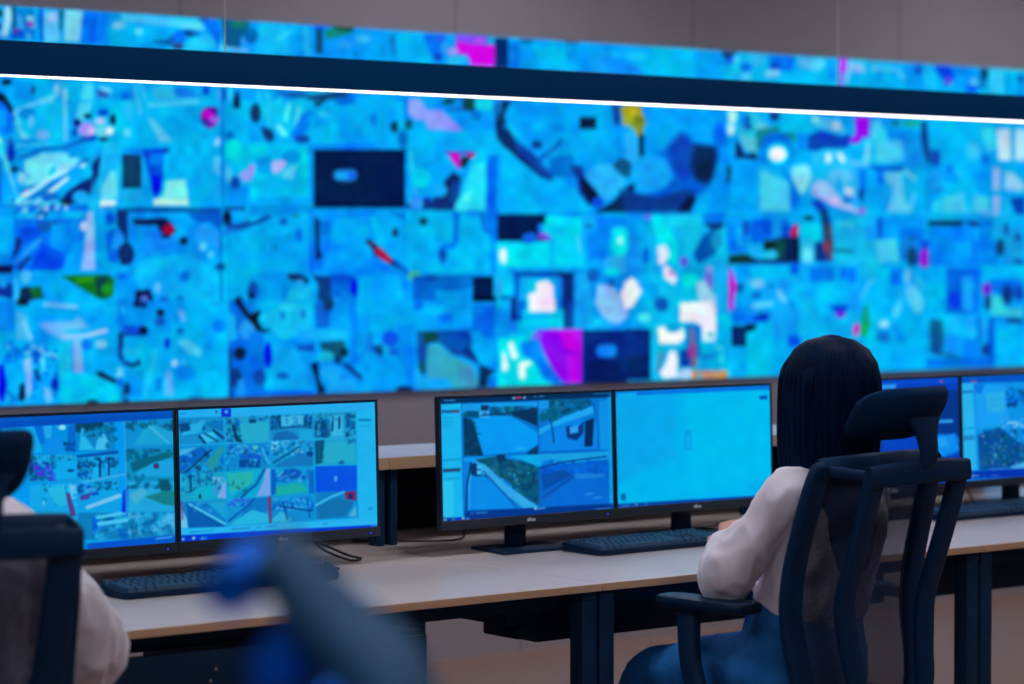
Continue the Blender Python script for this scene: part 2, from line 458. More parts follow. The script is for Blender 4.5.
WALLPIC.draw('''
C 0 0 1
R 0096f4 4 -90 -10 20 420; R 00a8f0 4 20 0 122 420; R 00aef4 3 122 0 228 420; R 009cf4 4 228 0 316 420; R 0098f6 4 316 0 405 420; R 009af6 4 405 0 494 420
R 00a6f6 4 494 0 727 215; R 00a8f0 4 494 212 727 400; R 00a6f2 4 727 0 928 420; R 00a8f4 3 928 0 1120 420
E j 10 -40 120 30 40; E c 8 -60 250 30 30; E k 5 -30 330 20 20; E x 5 -60 60 12 40; R n 2 -78 140 -50 200
C 0 0 .1609
R 00a0ec 6 0 20 808 300
E k 20 20 85 25 22; E n 15 15 165 22 20; E x 15 10 205 20 18; P 90ccf0 14 60 40 95 40 110 110 70 230 40 225 55 130; L t 10 22 115 40 118 230
P a 14 130 60 270 60 270 250 200 250 150 170; L x 8 10 150 100 170 190 215 240; P x 12 190 100 240 100 245 180 215 170; P j 12 110 170 180 190 200 245 100 240; E 7a30c0 10 215 150 22 14; E 7a30b0 10 128 190 14 14
L c 10 20 250 60 262 250; L j 10 18 285 60 285 250; P 50c8f0 20 300 70 400 65 400 260 300 260; E 90d0f4 15 350 110 30 30; P 087aa0 10 390 60 425 60 410 190 392 190
P 70d8f0 20 430 60 540 70 520 260 420 255; P 0088f4 20 550 70 690 80 680 200 640 270 520 270 530 160; L u 15 16 620 90 590 260; E x 30 760 160 40 26; R 00b8f0 20 700 180 808 290
E k 12 70 510 30 18; P k 10 0 560 60 590 110 680 90 690 20 630 0 620; E u 20 20 660 50 40
R 0092ee 12 110 500 240 684; E 0c50a0 10 232 560 14 24; L 48c0f8 10 26 120 690 240 640 400 580; L 28a8f0 10 30 400 500 400 580; E x 18 375 550 16 30
R 00bcf0 20 420 500 540 640; P 40c8f0 20 540 510 600 520 600 684 520 684; P 3050b0 12 615 550 700 580 690 610 630 600; P x 14 640 530 720 560 700 575 640 548; R 00a0f4 20 720 510 808 684
L x 14 24 425 560 430 684
C 125 0 .1609
R 00b2f0 14 0 70 480 300; P 40c8f0 30 0 80 470 130 480 180 250 160 0 130; E 50ccf6 20 105 195 24 24; E 40c8f4 20 10 150 20 30
P 0a60c0 10 190 255 270 250 340 190 420 180 480 205 470 225 420 220 360 290 320 300 270 275; E u 12 360 225 45 35; E 303070 10 345 290 34 16; L k 8 14 395 205 430 222; L t 8 10 200 258 290 265
P 50d0f0 16 340 160 480 130 510 190 440 180 380 175; P 20c0f0 20 440 240 540 210 580 300 380 310
P u 14 490 110 590 120 610 210 600 280 550 220 510 150; E 0050c8 12 500 120 26 14; L j 10 16 590 200 590 310
P 045890 12 605 115 808 125 808 250 740 240 720 300 630 300; E 0a8068 20 720 150 60 18; E 2098f0 14 755 255 30 36; L 58b8f0 14 22 600 295 808 320
R 0096f2 14 0 510 90 684; E u 20 20 600 30 30; L 30b8f4 12 18 80 530 90 680; L 30b8f4 12 18 120 530 150 680; P 24bcf0 20 180 540 300 530 480 600 500 684 200 684; P 0a86e8 14 310 545 400 540 490 590 480 610 330 600; E j 14 515 560 24 30; L 30b0f8 12 24 590 560 600 660; R 0a60b8 10 610 540 640 640; R 0a4890 8 685 565 722 668; L 20c8f0 12 24 660 540 660 684; E j 12 800 610 14 14
C 250 0 .1609
R 0098ee 12 0 120 400 345; E 0060b0 16 15 220 40 50; P 0cb2f0 24 70 150 200 140 240 180 260 340 20 340 60 240; L 30c0f4 10 20 180 245 250 195; R 00acf6 14 260 150 400 340; L 20c4f0 14 26 350 180 360 330
R 0a5478 8 412 175 455 330; P 0a8878 16 470 175 640 180 620 210 540 230 470 240; P 0a4830 8 500 150 650 170 640 190 540 180; P 0094f6 16 460 250 808 200 808 370 460 350; E 20a8f8 20 590 275 50 20; E 30b0f8 16 700 240 50 26; E u 14 440 165 40 14; E 0078d8 14 655 335 20 14
R 0096ea 14 0 550 400 684; P 0a50a8 12 150 570 340 575 380 600 240 600; L 40d4f0 10 14 190 610 240 660; L 20c0f0 10 18 60 580 70 684; L 20c0f0 10 18 110 580 140 684; E 14b4ec 12 430 590 44 26; L 0a4078 12 26 370 600 420 650 480 600 620 600; P 00a4f6 18 460 640 808 580 808 700 430 700; E u 20 600 610 60 30
C 375 0 .1609
R 0098f6 12 0 180 120 385; L 0a70c8 12 20 105 230 110 330; P 00baf4 16 130 195 290 200 350 280 340 385 140 375; P 0078f4 16 290 205 430 215 430 300 390 385 340 330; E 3060f0 12 405 235 30 16; E 0850c0 12 385 355 26 20; E 20a8f8 20 430 300 30 40
P 8a48ee 12 500 215 680 225 660 260 490 260; P d000e8 10 500 262 560 262 740 280 735 410 590 405 570 340 480 330; E 90a8f8 12 480 320 34 26; E 20c0f0 14 500 370 60 30; E 10b0f0 10 715 245 26 26; E c050f0 10 650 250 40 14; R 003070 8 745 235 808 410; P 0a70c0 10 790 260 830 260 830 400 790 400
R 0098f4 10 0 580 200 684; P j 12 30 640 200 600 200 684 30 684; P 8898f2 12 210 610 290 630 310 684 200 684; R 0a60b8 14 440 600 600 690; E 0a4050 10 450 625 24 14; E 0a4848 12 570 640 30 24; E 10c0e8 16 660 640 50 30; R 0088f0 14 720 600 808 684
C 0 100 .1609
R 00a4ec 6 108 0 760 240; P u 10 0 10 60 30 105 90 105 200 60 215 0 150; P 0090f0 10 0 60 60 60 70 160 0 170; L k 10 20 0 -10 50 0 110 80; E k 10 130 110 22 20
P 06b8ec 14 130 70 400 0 410 230 300 240 200 240 150 180; L 50c4f8 8 24 118 72 240 20 350 0; L 50c0f8 10 22 120 80 150 190 200 240; P 60c0f0 12 150 190 215 250 190 250 150 230; E 0080e0 16 195 85 50 40; E 50b8f8 12 220 130 18 40; E 60b0f0 20 290 215 40 30
L 50c4f4 12 26 425 10 430 240; P 40ccf0 20 520 10 600 10 560 120 470 160; R 00bcf0 20 600 0 808 200
E 0a2888 8 500 140 24 26; E 0a2040 8 565 98 24 14; E 0a2c60 8 720 120 20 34; E 0840c8 10 570 236 50 18; E 0858c0 10 485 200 14 30; E 9898f4 14 560 180 52 44; E c8b8f8 14 590 190 24 24; E 60d0f0 14 660 190 50 34; E e0e8fa 12 700 190 22 22; E 0a3050 8 660 242 26 12; E a0c8f8 12 640 130 34 22; E j 12 660 75 34 20
R 0094ec 12 40 240 260 420; L 1a60c8 10 40 90 360 100 290 90 250; E 0838c8 12 95 320 22 60; L 10a8f0 8 16 120 300 180 340; L 0a68c0 10 20 160 350 300 300 430 290 560 240; L 30b8f0 10 18 130 280 320 270
P 68d8f0 16 175 380 280 330 430 325 520 370 400 470 270 520 180 560; P 20a8d8 10 330 430 365 400 365 450 320 490; P 0a90d8 10 440 340 490 325 490 350 450 360; P a0c8f0 12 380 420 450 390 470 390 380 440
L 0a90e0 8 26 130 560 300 520 640 330; L a0dcf8 8 26 130 630 340 480 540 390; L 0a78d8 8 30 160 640 400 500 560 370; L b0e0f8 8 24 240 640 380 530 540 400; P d8b8e0 8 150 590 200 550 200 570 160 600
E 0a3060 8 110 430 30 16; L 0a60c0 8 16 110 400 200 470; P x 12 150 440 200 460 160 530 130 490; L 30b0f4 12 24 30 260 70 420 130 600; L 50c4f4 8 16 40 310 90 460 110 520; R 0858d0 10 0 370 34 640; E 20c8f0 14 20 290 30 60; E 90d8f8 10 15 250 20 20
P 0a2c80 10 640 340 650 420 590 560 560 600 520 590 500 640 410 630 420 580 500 520 580 480 590 390; E 00a0f0 14 500 460 60 50; E 00b0f4 12 560 450 34 30; L 40b0f8 6 6 600 480 590 560 570 560; E 10b0f0 12 520 600 50 40; E 0a70d0 12 330 600 60 30
P 10b0f0 14 660 260 760 260 760 640 580 670 620 520; P 60d8f0 20 640 560 700 440 740 440 745 600 650 640; R 0a3064 8 775 335 830 545; P 20a0f4 12 770 560 808 560 808 660 770 660
R 0074ee 10 0 650 560 684; S e 6 40 4 22 60 600 420 690; S m 6 18 5 22 60 600 420 690
C 125 100 .1609
R 00b4f2 10 20 0 600 640; P 50c8f0 20 150 100 190 120 310 250 230 260; L 40c8f4 20 26 170 30 460 10; L 40c4f8 14 20 100 0 110 80; E 60c8f8 14 30 200 20 24; E 20b8f4 20 40 60 30 60
E 3030a8 12 535 105 56 66; E 4018a0 8 550 60 40 20; E b400d0 10 525 88 36 32; E 9868e8 10 565 120 28 26; E 8800c0 8 545 155 18 14; P 8ad0f8 12 580 230 600 240 595 280 560 280; P 48c0f4 16 560 350 600 350 600 470 560 440; P 10b0ec 20 560 500 600 500 600 640 560 640
R 0a3a68 8 2 335 115 545; P 0090f0 12 0 290 120 300 120 340 0 330; P 0058e8 12 120 300 290 295 280 320 250 340 250 470 235 560 200 600 180 560 165 470 130 340; P 0084f8 12 160 330 240 330 235 400 165 400; P 0018f0 10 180 470 245 470 235 560 200 600 182 560; E 0848d0 10 150 335 24 24; E 0850b8 10 265 312 26 16
P 78e8f0 14 270 500 385 490 410 650 190 655 210 610 250 590; L 0aa8e8 10 14 135 560 150 650; R 10b0f0 14 0 560 120 660; R 0088e0 8 0 655 600 684
R 00b0ee 12 625 0 808 684; R 06244c 8 680 -20 722 50; E 0078d0 16 660 220 30 30; E 00dce0 24 680 310 50 70; E 00c8ec 24 740 380 60 60; P 8898ec 16 710 460 800 400 808 420 790 480 750 510; R 0090f0 20 640 530 808 650; E 0858b0 14 690 510 30 40; E 40c0f0 20 650 460 20 50; R 0a60b8 10 630 655 750 684; L 0080d8 10 16 615 0 618 684
C 250 100 .1609
R 00a4f2 10 0 0 400 260; E 0a3868 14 40 80 34 60; P 0a3c78 14 70 160 140 180 160 230 130 260 90 230; P 08b8ec 16 60 0 340 0 350 100 260 240 180 220 100 140; L 48dcf8 10 26 245 30 225 120; L 50d8f8 10 20 305 50 290 160; L 60ecfa 12 28 180 160 215 210; L 20c0f4 10 16 125 20 120 140; P 0078f0 16 330 80 400 60 380 160 300 250 250 220; E 0a50b0 14 330 240 50 24; P 0a3c80 10 360 -10 400 0 470 -10 600 -20 600 -60 370 -30
P 00aef6 14 370 160 420 80 480 20 808 -40 808 290 380 290; P 0090f4 16 380 80 470 100 500 140 400 170; E 20b8fa 14 460 85 34 20; E 0078e8 18 790 120 40 50; E 0070e8 18 590 10 70 20
R 00c0f0 12 0 270 390 684; E 00d4ec 24 60 300 60 40; E 00d0ec 24 340 400 40 80; P 0098ea 18 40 370 130 350 140 440 60 470; P a8b0f2 14 140 380 200 370 240 330 230 400 210 420 170 460 140 440; P 50d0f0 16 210 430 290 400 270 490 200 480; P a080f0 16 0 400 40 400 10 500 0 500; E 0098e0 14 260 350 60 40; R 00a4f4 24 0 600 390 684; L 0080f4 10 20 375 280 385 684
R 0084f6 8 390 270 808 305
R 00194a 6 396 306 1000 668
E 0a3c78 10 590 465 86 50; P 1496f4 8 540 436 640 434 660 450 660 480 640 496 545 494 526 480 528 448; E 0860ea 8 632 468 20 20
C 375 100 .1609
R 00a4f4 12 0 0 180 290; E 0a3c58 12 118 165 24 36; R 00a8f4 12 190 180 808 640; E 0a5070 14 205 150 24 34; E 0068c8 14 170 240 30 60; L 0078e8 10 24 190 0 190 100
P 8a9af2 10 210 20 250 -20 320 60 340 60 400 60 460 110 540 190 330 180 300 120 250 120 205 80; P 0098f0 14 240 130 310 150 320 190 240 180; R 0084e8 12 380 0 540 50; E 0a4048 8 450 10 36 14; E 0a4450 12 580 20 44 50; E 10c4e4 16 670 20 60 44; P 00a0f0 14 440 70 600 70 640 170 560 180; E 0078d8 14 620 90 34 30
P 1060c0 12 730 20 808 0 840 100 808 280 750 220 730 130; E 062050 10 770 170 26 90; P 0a78f0 8 790 30 860 20 860 200 800 150
L 0090e0 10 14 290 410 400 360; L 20c8f4 10 20 220 330 250 600; E 00d0f0 24 280 480 60 60; P c800b8 8 445 325 525 335 520 430 500 410 470 370; P 6020c0 12 430 315 620 320 600 335 440 330; P 0a2848 8 530 350 600 345 570 390 550 420 520 410; P d01060 8 560 335 625 335 595 356 570 350
P 0a3068 8 480 440 530 480 500 560 470 684 360 684 360 600 400 600 440 560 420 510; P 0a48a0 10 470 510 530 500 500 684 440 684; E 10a8f0 12 400 560 44 40; P 20d0f4 16 590 400 680 380 700 684 480 684 540 560; P 58ecf8 14 550 590 590 560 560 684 510 684; P 0060e8 18 690 340 760 340 740 684 680 684; P 0094f4 16 750 340 808 340 808 684 770 684
E 2098f4 12 250 630 40 40; E 0850d0 12 320 620 30 24; R 0a3468 10 360 640 480 684; L 0080f0 10 14 188 320 190 684
R 00174a 6 -6 318 176 668
C 0 200 .1609
S ewlx 6 26 11 24 110 -10 540 110; S m 6 14 12 20 110 60 400 130; R 0094f4 12 0 40 110 400; P 00a8f6 14 20 100 110 100 80 330 20 330
R 0078f0 10 110 110 540 430; P 0058e0 14 150 170 320 150 260 230 140 290; P 0a3088 10 120 220 160 240 150 300 90 360 110 300; P 0a58b0 10 240 130 390 125 320 190 280 200; L 2098e8 10 20 270 240 120 380; L 0a3c80 10 20 200 350 140 420; P 0094f8 20 340 150 540 120 500 300 330 330; P 0060f0 20 280 260 420 330 400 430 200 430; P 00a4f8 14 480 250 560 240 520 430 400 430
P 88bcf4 12 560 70 600 70 605 430 520 430 545 270 550 150; E b0d0f8 10 538 158 22 30; L 48ccf4 10 14 590 60 600 160; R 00a0f2 12 610 60 700 430; E 0058d8 14 700 110 30 40; P 0a3080 12 740 50 808 60 808 400 760 400 790 240 740 150; P 0068e8 14 670 200 720 170 780 240 740 390 690 380; P 1090f8 12 730 180 780 200 780 280 700 310; E 30a0f8 10 650 60 30 10
P d0f0f0 14 600 0 740 0 730 30 610 40; R 10c0f2 10 570 -10 640 50; S k 8 5 3 40 390 -10 480 30
R 0a1c58 12 0 400 100 450; E 0838a0 12 40 560 70 60; P 00a4f4 14 0 590 60 600 110 640 110 684 0 684; E 10a0f0 12 40 500 30 40
R 00a4f6 12 100 435 730 684; E 40c0f8 10 180 470 34 40; P 0a2c58 10 150 540 200 530 300 600 200 620 150 670 130 640; P 0a6a38 12 200 540 270 530 290 600 220 610; L 30b8f8 8 20 120 480 125 620; P 0a7020 10 400 470 480 460 690 460 725 490 715 590 660 615 610 600 520 545; P 0a4448 10 600 480 690 465 650 600 620 590; P 2a9010 10 480 480 600 470 600 500 500 510; P 128a28 10 650 520 720 520 700 590 640 570; L 70b8f8 10 18 290 650 480 655; P 00a8f8 20 300 490 420 500 560 600 460 630 300 610
L 30b0f8 10 16 740 540 780 684; R 0090f4 10 735 430 808 684; E j 12 770 470 40 10
C 125 200 .1609
R 0098f4 10 30 60 610 640; R c 8 0 0 600 40; P b0f0e8 14 190 -10 400 0 410 30 190 30; L 0a4088 10 14 0 60 600 62; R 0a3078 10 0 60 20 200; E 0a2c70 12 20 330 50 70; P 081c50 10 60 115 150 115 260 105 300 140 330 190 270 230 230 200 210 150 80 150; P 0a88f4 14 130 190 240 200 340 260 200 330 130 350; E 980a34 8 280 180 34 36; E 0a2050 8 265 220 30 14; E 0a3058 10 375 250 26 26; P 0060cc 16 400 70 600 70 600 180 540 130 480 140 410 100; P 18a0f8 16 440 190 500 140 600 200 600 300 460 260; E 50c8f4 12 492 285 24 26; E 40c0f4 12 540 335 20 24; L 0a1c48 6 24 440 350 485 385; E 0a3c88 10 600 410 30 24; E v 10 570 530 24 22; P 0098f0 16 420 90 350 150 340 120 380 80
P 06b2f6 24 80 380 420 320 600 460 600 684 200 684 60 480; E 58c4f4 12 212 540 18 34; P 081c50 10 75 560 160 550 185 600 180 660 75 660; E 4878c8 8 130 610 24 24; E 0858d8 12 250 625 34 24; E 0080e0 14 380 470 34 34; E 0084e0 14 350 610 20 20; L 0060c8 8 12 600 60 605 684
E 0a1c44 10 640 110 26 50; P 0a50a8 12 620 130 700 150 808 100 808 150 740 180 640 180; E 1080f0 12 660 200 44 30; R 00a8f4 14 640 200 808 560; P 0a2c70 10 700 600 730 600 760 684 710 684; E 0850c0 12 790 560 30 40
C 250 200 .1609
R 00b2f4 14 0 20 380 440; R 0090e8 12 0 20 390 100; P 00a8f2 14 60 110 380 80 380 440 0 440 0 180; L 0a48b0 10 26 0 150 60 130 120 100; E 0a60c8 12 208 130 26 24; E 0a8890 10 285 95 26 10; E 0070e8 12 305 210 24 40; E 0090d8 12 150 290 20 30; E 0098d8 14 240 220 24 18; L 0078f0 10 24 380 60 380 440
R 0084f4 10 395 60 808 440; P 06245c 12 400 100 430 120 430 300 450 350 410 370; P 0064dc 14 430 120 500 130 500 200 440 220; P 009cf6 20 520 120 740 90 760 440 440 440 500 300; P 00b8f4 16 740 90 808 90 808 260 770 200; P 0a0c30 8 715 250 740 240 830 320 900 400 870 400 780 330; P a00848 6 740 262 760 262 840 330 850 355 800 320
P 0090f2 14 0 460 230 450 230 684 0 684; E 0a50b8 14 20 560 30 60; P 0a3068 10 230 455 310 455 370 490 350 520 300 500 240 490; E 20a0f8 8 310 505 26 16; P 10b8f4 20 240 560 300 510 380 540 380 684 200 684; P 00a8f2 14 60 500 200 520 200 684 80 684; P 0a3c88 14 380 460 560 480 520 500 490 684 420 640 420 520; R 0064dc 14 500 460 640 600; E v 10 645 545 22 60; P 00b0f6 14 680 470 808 460 808 684 660 684; P 0084f0 14 560 560 640 580 640 684 540 684; E u 12 430 660 40 40; E 40d0f4 14 240 640 50 20; E n 12 10 590 20 20
C 375 200 .1609
R 00a8f6 12 0 60 180 440; R 00b4f4 14 190 60 560 450; P 0070d0 12 80 70 180 70 180 130; E 0a2c60 8 122 200 18 26; E 0a4468 10 295 130 26 24; P 0a0c30 8 -10 260 0 270 50 310 120 380 200 450 150 430 80 390 -10 340; P b80840 6 0 290 20 290 100 370 90 390 50 370 0 320; L 0860d0 12 30 120 380 220 470; E 30c0b0 14 240 470 44 36; P 0088f4 14 0 340 60 390 180 480 210 684 0 684; P 00aaf6 16 0 420 150 470 190 684 0 684
E 0a1c50 10 330 30 30 24; R 0a3480 10 290 0 480 56; E 30a0f4 10 250 20 44 30; P 30d8f4 14 500 0 600 0 570 60 490 60; P 0078ec 14 480 70 520 80 510 250 490 300 440 300 430 400 400 400 380 320 420 270 480 260; E 0a58b8 12 415 340 24 40; R 00b6f2 14 530 100 700 440; E 0070f4 12 710 130 30 60; L 0850c8 10 16 660 90 670 180 740 220; R u 10 720 60 760 460
P 0068d0 14 230 470 600 460 600 540 440 600 340 684 230 684; R 0094f0 14 370 560 600 684; E 0a50b0 12 345 480 40 18; R 00184c 6 600 472 728 632; P 00a8f6 12 240 684 330 640 440 620 440 690; R 0098f6 12 600 640 740 690
R 00184c 6 752 88 1050 250; R 00c0f0 12 740 258 860 600; E c8e0f8 12 785 340 24 50; R 0aa8f0 10 740 420 830 600; E k 8 785 612 24 14; E 2a90e0 14 760 540 14 60
C 0 300 .1609
R 008cf2 10 0 0 110 190; L 1090f8 8 12 0 120 90 170; R 00a4ec 8 0 190 110 684; E 0a2040 10 160 10 36 30; R 00a8f4 12 110 30 740 640
P 40b8f0 16 120 60 180 90 220 240 120 240; L 70c8f8 8 18 160 130 210 240; L 70b8f8 12 20 300 20 490 40; P 60b8f4 18 260 140 340 130 460 130 500 100 570 170 420 190 400 240 300 190; L 9cc0f4 10 24 410 230 560 215 670 185; P 80b4f4 16 400 200 560 210 520 240 400 240; P 70b8f4 14 465 240 515 240 530 430 500 540 470 440; L 40ccf4 10 20 440 260 440 440; R 0ab8e8 14 380 250 440 600; E 0870f0 14 555 275 34 36; E 70c8f4 14 640 270 36 26
S jux 8 34 31 30 40 250 300 420; S jme 8 30 32 24 200 300 380 600; P 0404e8 10 10 400 40 400 60 520 40 620 5 630; P 00b0f0 14 60 400 180 360 200 460 150 520 120 600 90 560; P 081c44 8 140 520 165 515 175 620 130 620; P 0a2c78 8 225 420 250 430 270 500 240 490; P 80b8f4 12 160 370 210 350 210 560 180 620 180 480; P 60c0f4 14 285 530 330 560 340 620 310 640 290 600; E 0830c0 12 355 520 24 44; L 80c8f8 8 12 215 280 300 330 370 345; L 60c0f8 8 10 280 270 285 440; E j 12 240 350 26 50; L 0a60b8 8 10 60 560 110 620
P 00c8f4 20 430 440 600 460 730 520 740 640 400 640 380 560; P 0a1848 8 605 445 640 440 735 495 730 520 620 470; E 60c8f8 12 755 455 20 40; E 0070f0 14 760 510 24 34; E 0a2858 8 585 632 34 16; R 0088ee 10 745 0 808 200; L 30b0f8 8 14 770 40 790 120; P 0a3890 10 745 200 808 200 808 240 770 300 808 400 790 420 745 350; E 10a8f4 12 800 320 26 50; E 0a3c90 10 790 590 24 50; S e 8 16 33 16 0 600 340 665
C 125 300 .1609
R 00acf2 8 0 0 645 610; R 0098f2 12 0 0 300 200; E 0a2460 8 85 20 24 24; E 0a3070 8 125 25 20 24; E 08183c 8 230 75 26 22; E 0858c8 12 225 130 34 30; P 0860e0 12 0 150 100 160 120 140 150 210 60 215 0 220; E 08163c 8 125 185 28 26; L 0840a0 8 14 0 212 140 212; P 50c0f8 14 330 60 370 60 390 130 360 130; P 0090e4 14 310 80 340 90 330 180 380 200 330 210; E 0860c0 10 350 190 22 18; E 0028e8 8 270 265 17 34; P 40c4f0 18 330 250 400 240 490 320 470 350 400 330; E 0098e0 14 520 280 24 26; E 80d8f8 12 315 390 22 22; E 40d0f8 12 370 385 10 18; E 10b8f0 18 50 320 60 30; P 0a3c98 10 0 370 60 390 100 360 110 400 50 420 0 400; P 0090ec 14 20 430 120 430 130 600 20 600; P 10b4f8 14 180 300 220 300 150 600 110 600; P 58a8f8 14 260 440 290 440 310 590 250 590; E 0090f0 20 380 450 70 50; P 0080e8 16 200 480 240 480 230 560 200 560; E 0a3c80 10 20 550 24 40; E 0a58b8 10 440 610 50 10; R 00b6f4 20 560 200 640 600; P 00a4f8 20 480 0 640 40 640 180 560 160; E 0078f0 16 590 160 40 40; L 0a80e0 10 12 560 20 620 10
R 0070e8 10 650 0 808 605; P 10a4f8 14 640 60 690 100 700 240 650 260; E 2098f8 14 760 180 50 60; L 08142c 8 34 700 0 740 60 808 140; E 062048 14 715 330 40 40; E 0a3888 14 690 480 36 60; P 1090f4 14 700 500 750 480 750 600 700 600; R 0078f0 12 750 330 808 600; L 0a2c80 10 14 655 300 660 600
C 250 300 .1609
R 00b2f4 14 60 0 400 600; R 0078ec 12 0 200 90 600; R 0098f4 14 150 240 400 590; P 06142c 8 0 90 40 70 70 60 50 120 80 180 130 185 100 200 40 190 20 130; P 10c4f4 20 60 100 200 30 370 20 380 190 200 240; E 20d0f8 20 240 40 60 24; E 0890d8 12 205 95 18 30; E 0a80d0 12 330 85 16 26; R 10a8f4 12 300 185 600 245; P 0864d8 12 400 20 500 30 490 160 410 180; E 0a3878 12 485 20 34 44; P 0094f4 16 520 40 620 0 620 190 500 180; P 0080f4 14 620 0 660 0 660 400 620 400; R 00a8f6 16 670 0 808 200; P 00a4f6 18 660 400 720 330 808 340 808 560 640 560
E 0000f0 10 112 340 24 78; P 06a8f4 16 150 260 300 330 350 440 380 580 150 560; E 0a58c0 12 205 470 40 20; E 0a50b0 12 60 480 40 50; P 0a50c0 10 280 280 400 270 400 320 300 315; P 0a5478 12 430 260 580 250 610 340 540 400 520 370 440 300; E 10b8d8 14 470 350 50 34; E 06243c 10 580 320 26 24; E 0a3c78 10 545 370 24 30; P 062050 12 370 400 420 380 430 500 470 560 440 590 420 580 400 470; E 12b0f8 16 500 450 70 46; E 0a80d8 10 565 490 18 18; P 10a0f8 16 480 500 640 480 660 580 480 580; L 0a3c90 10 30 590 400 680 480; E 1098f8 14 580 560 60 30; E 0850b8 14 780 300 30 30; E 0a78e0 14 740 250 20 60; R u 14 0 560 400 595
C 375 300 .1609
R 00a2f6 14 0 0 240 560; R 0084f2 12 130 150 240 560; E 0a3c80 12 25 310 24 36; E 1098d8 12 55 280 20 40; E 0858e8 14 90 240 50 50; E 0a60d0 14 110 320 30 30; P 009cf6 20 0 350 130 350 200 480 150 560 0 560; E 0a2858 10 175 555 50 20
R 009cf6 14 250 0 740 200; E 00b8f8 20 370 60 60 36; E 0070ec 16 430 110 50 30; R 00a8f8 16 480 60 600 180; E 0068e8 14 265 30 30 30; P 0078ec 14 600 30 740 20 740 200 600 190; E 0060e0 14 700 180 40 24
P 0a50a8 10 250 190 580 185 620 340 560 360 480 340 400 270 320 260 330 400 290 480 260 380; P 0a4448 12 290 200 380 200 380 250 300 280; P 0058b8 14 400 200 570 195 560 320 460 290; P 0a2c88 12 570 280 620 350 640 400 560 360 530 320; P 30a4c0 18 320 290 380 270 470 350 600 410 640 520 600 560 500 545 320 510 310 400; P 3890c0 24 500 380 600 420 620 540 520 540; P 0a5c60 10 260 400 300 380 310 450 280 460; P 10a8f4 14 240 400 280 470 330 500 470 500 450 545 250 560; R 0aa0f4 14 330 490 460 550
P 00a0f6 14 620 200 740 220 740 420 640 380 590 300; P 0074f0 14 640 150 740 180 740 240 660 230; P 062c60 12 640 400 740 440 700 480 690 545 630 540 640 470; E 0458e8 10 725 510 24 30; R 000a2c 8 600 -20 760 8
R 00c8ec 10 748 -20 880 550; E d8f0f8 10 797 400 20 50; E 90e8f8 12 790 320 20 40; L 0a70d8 8 14 742 0 744 540
''')
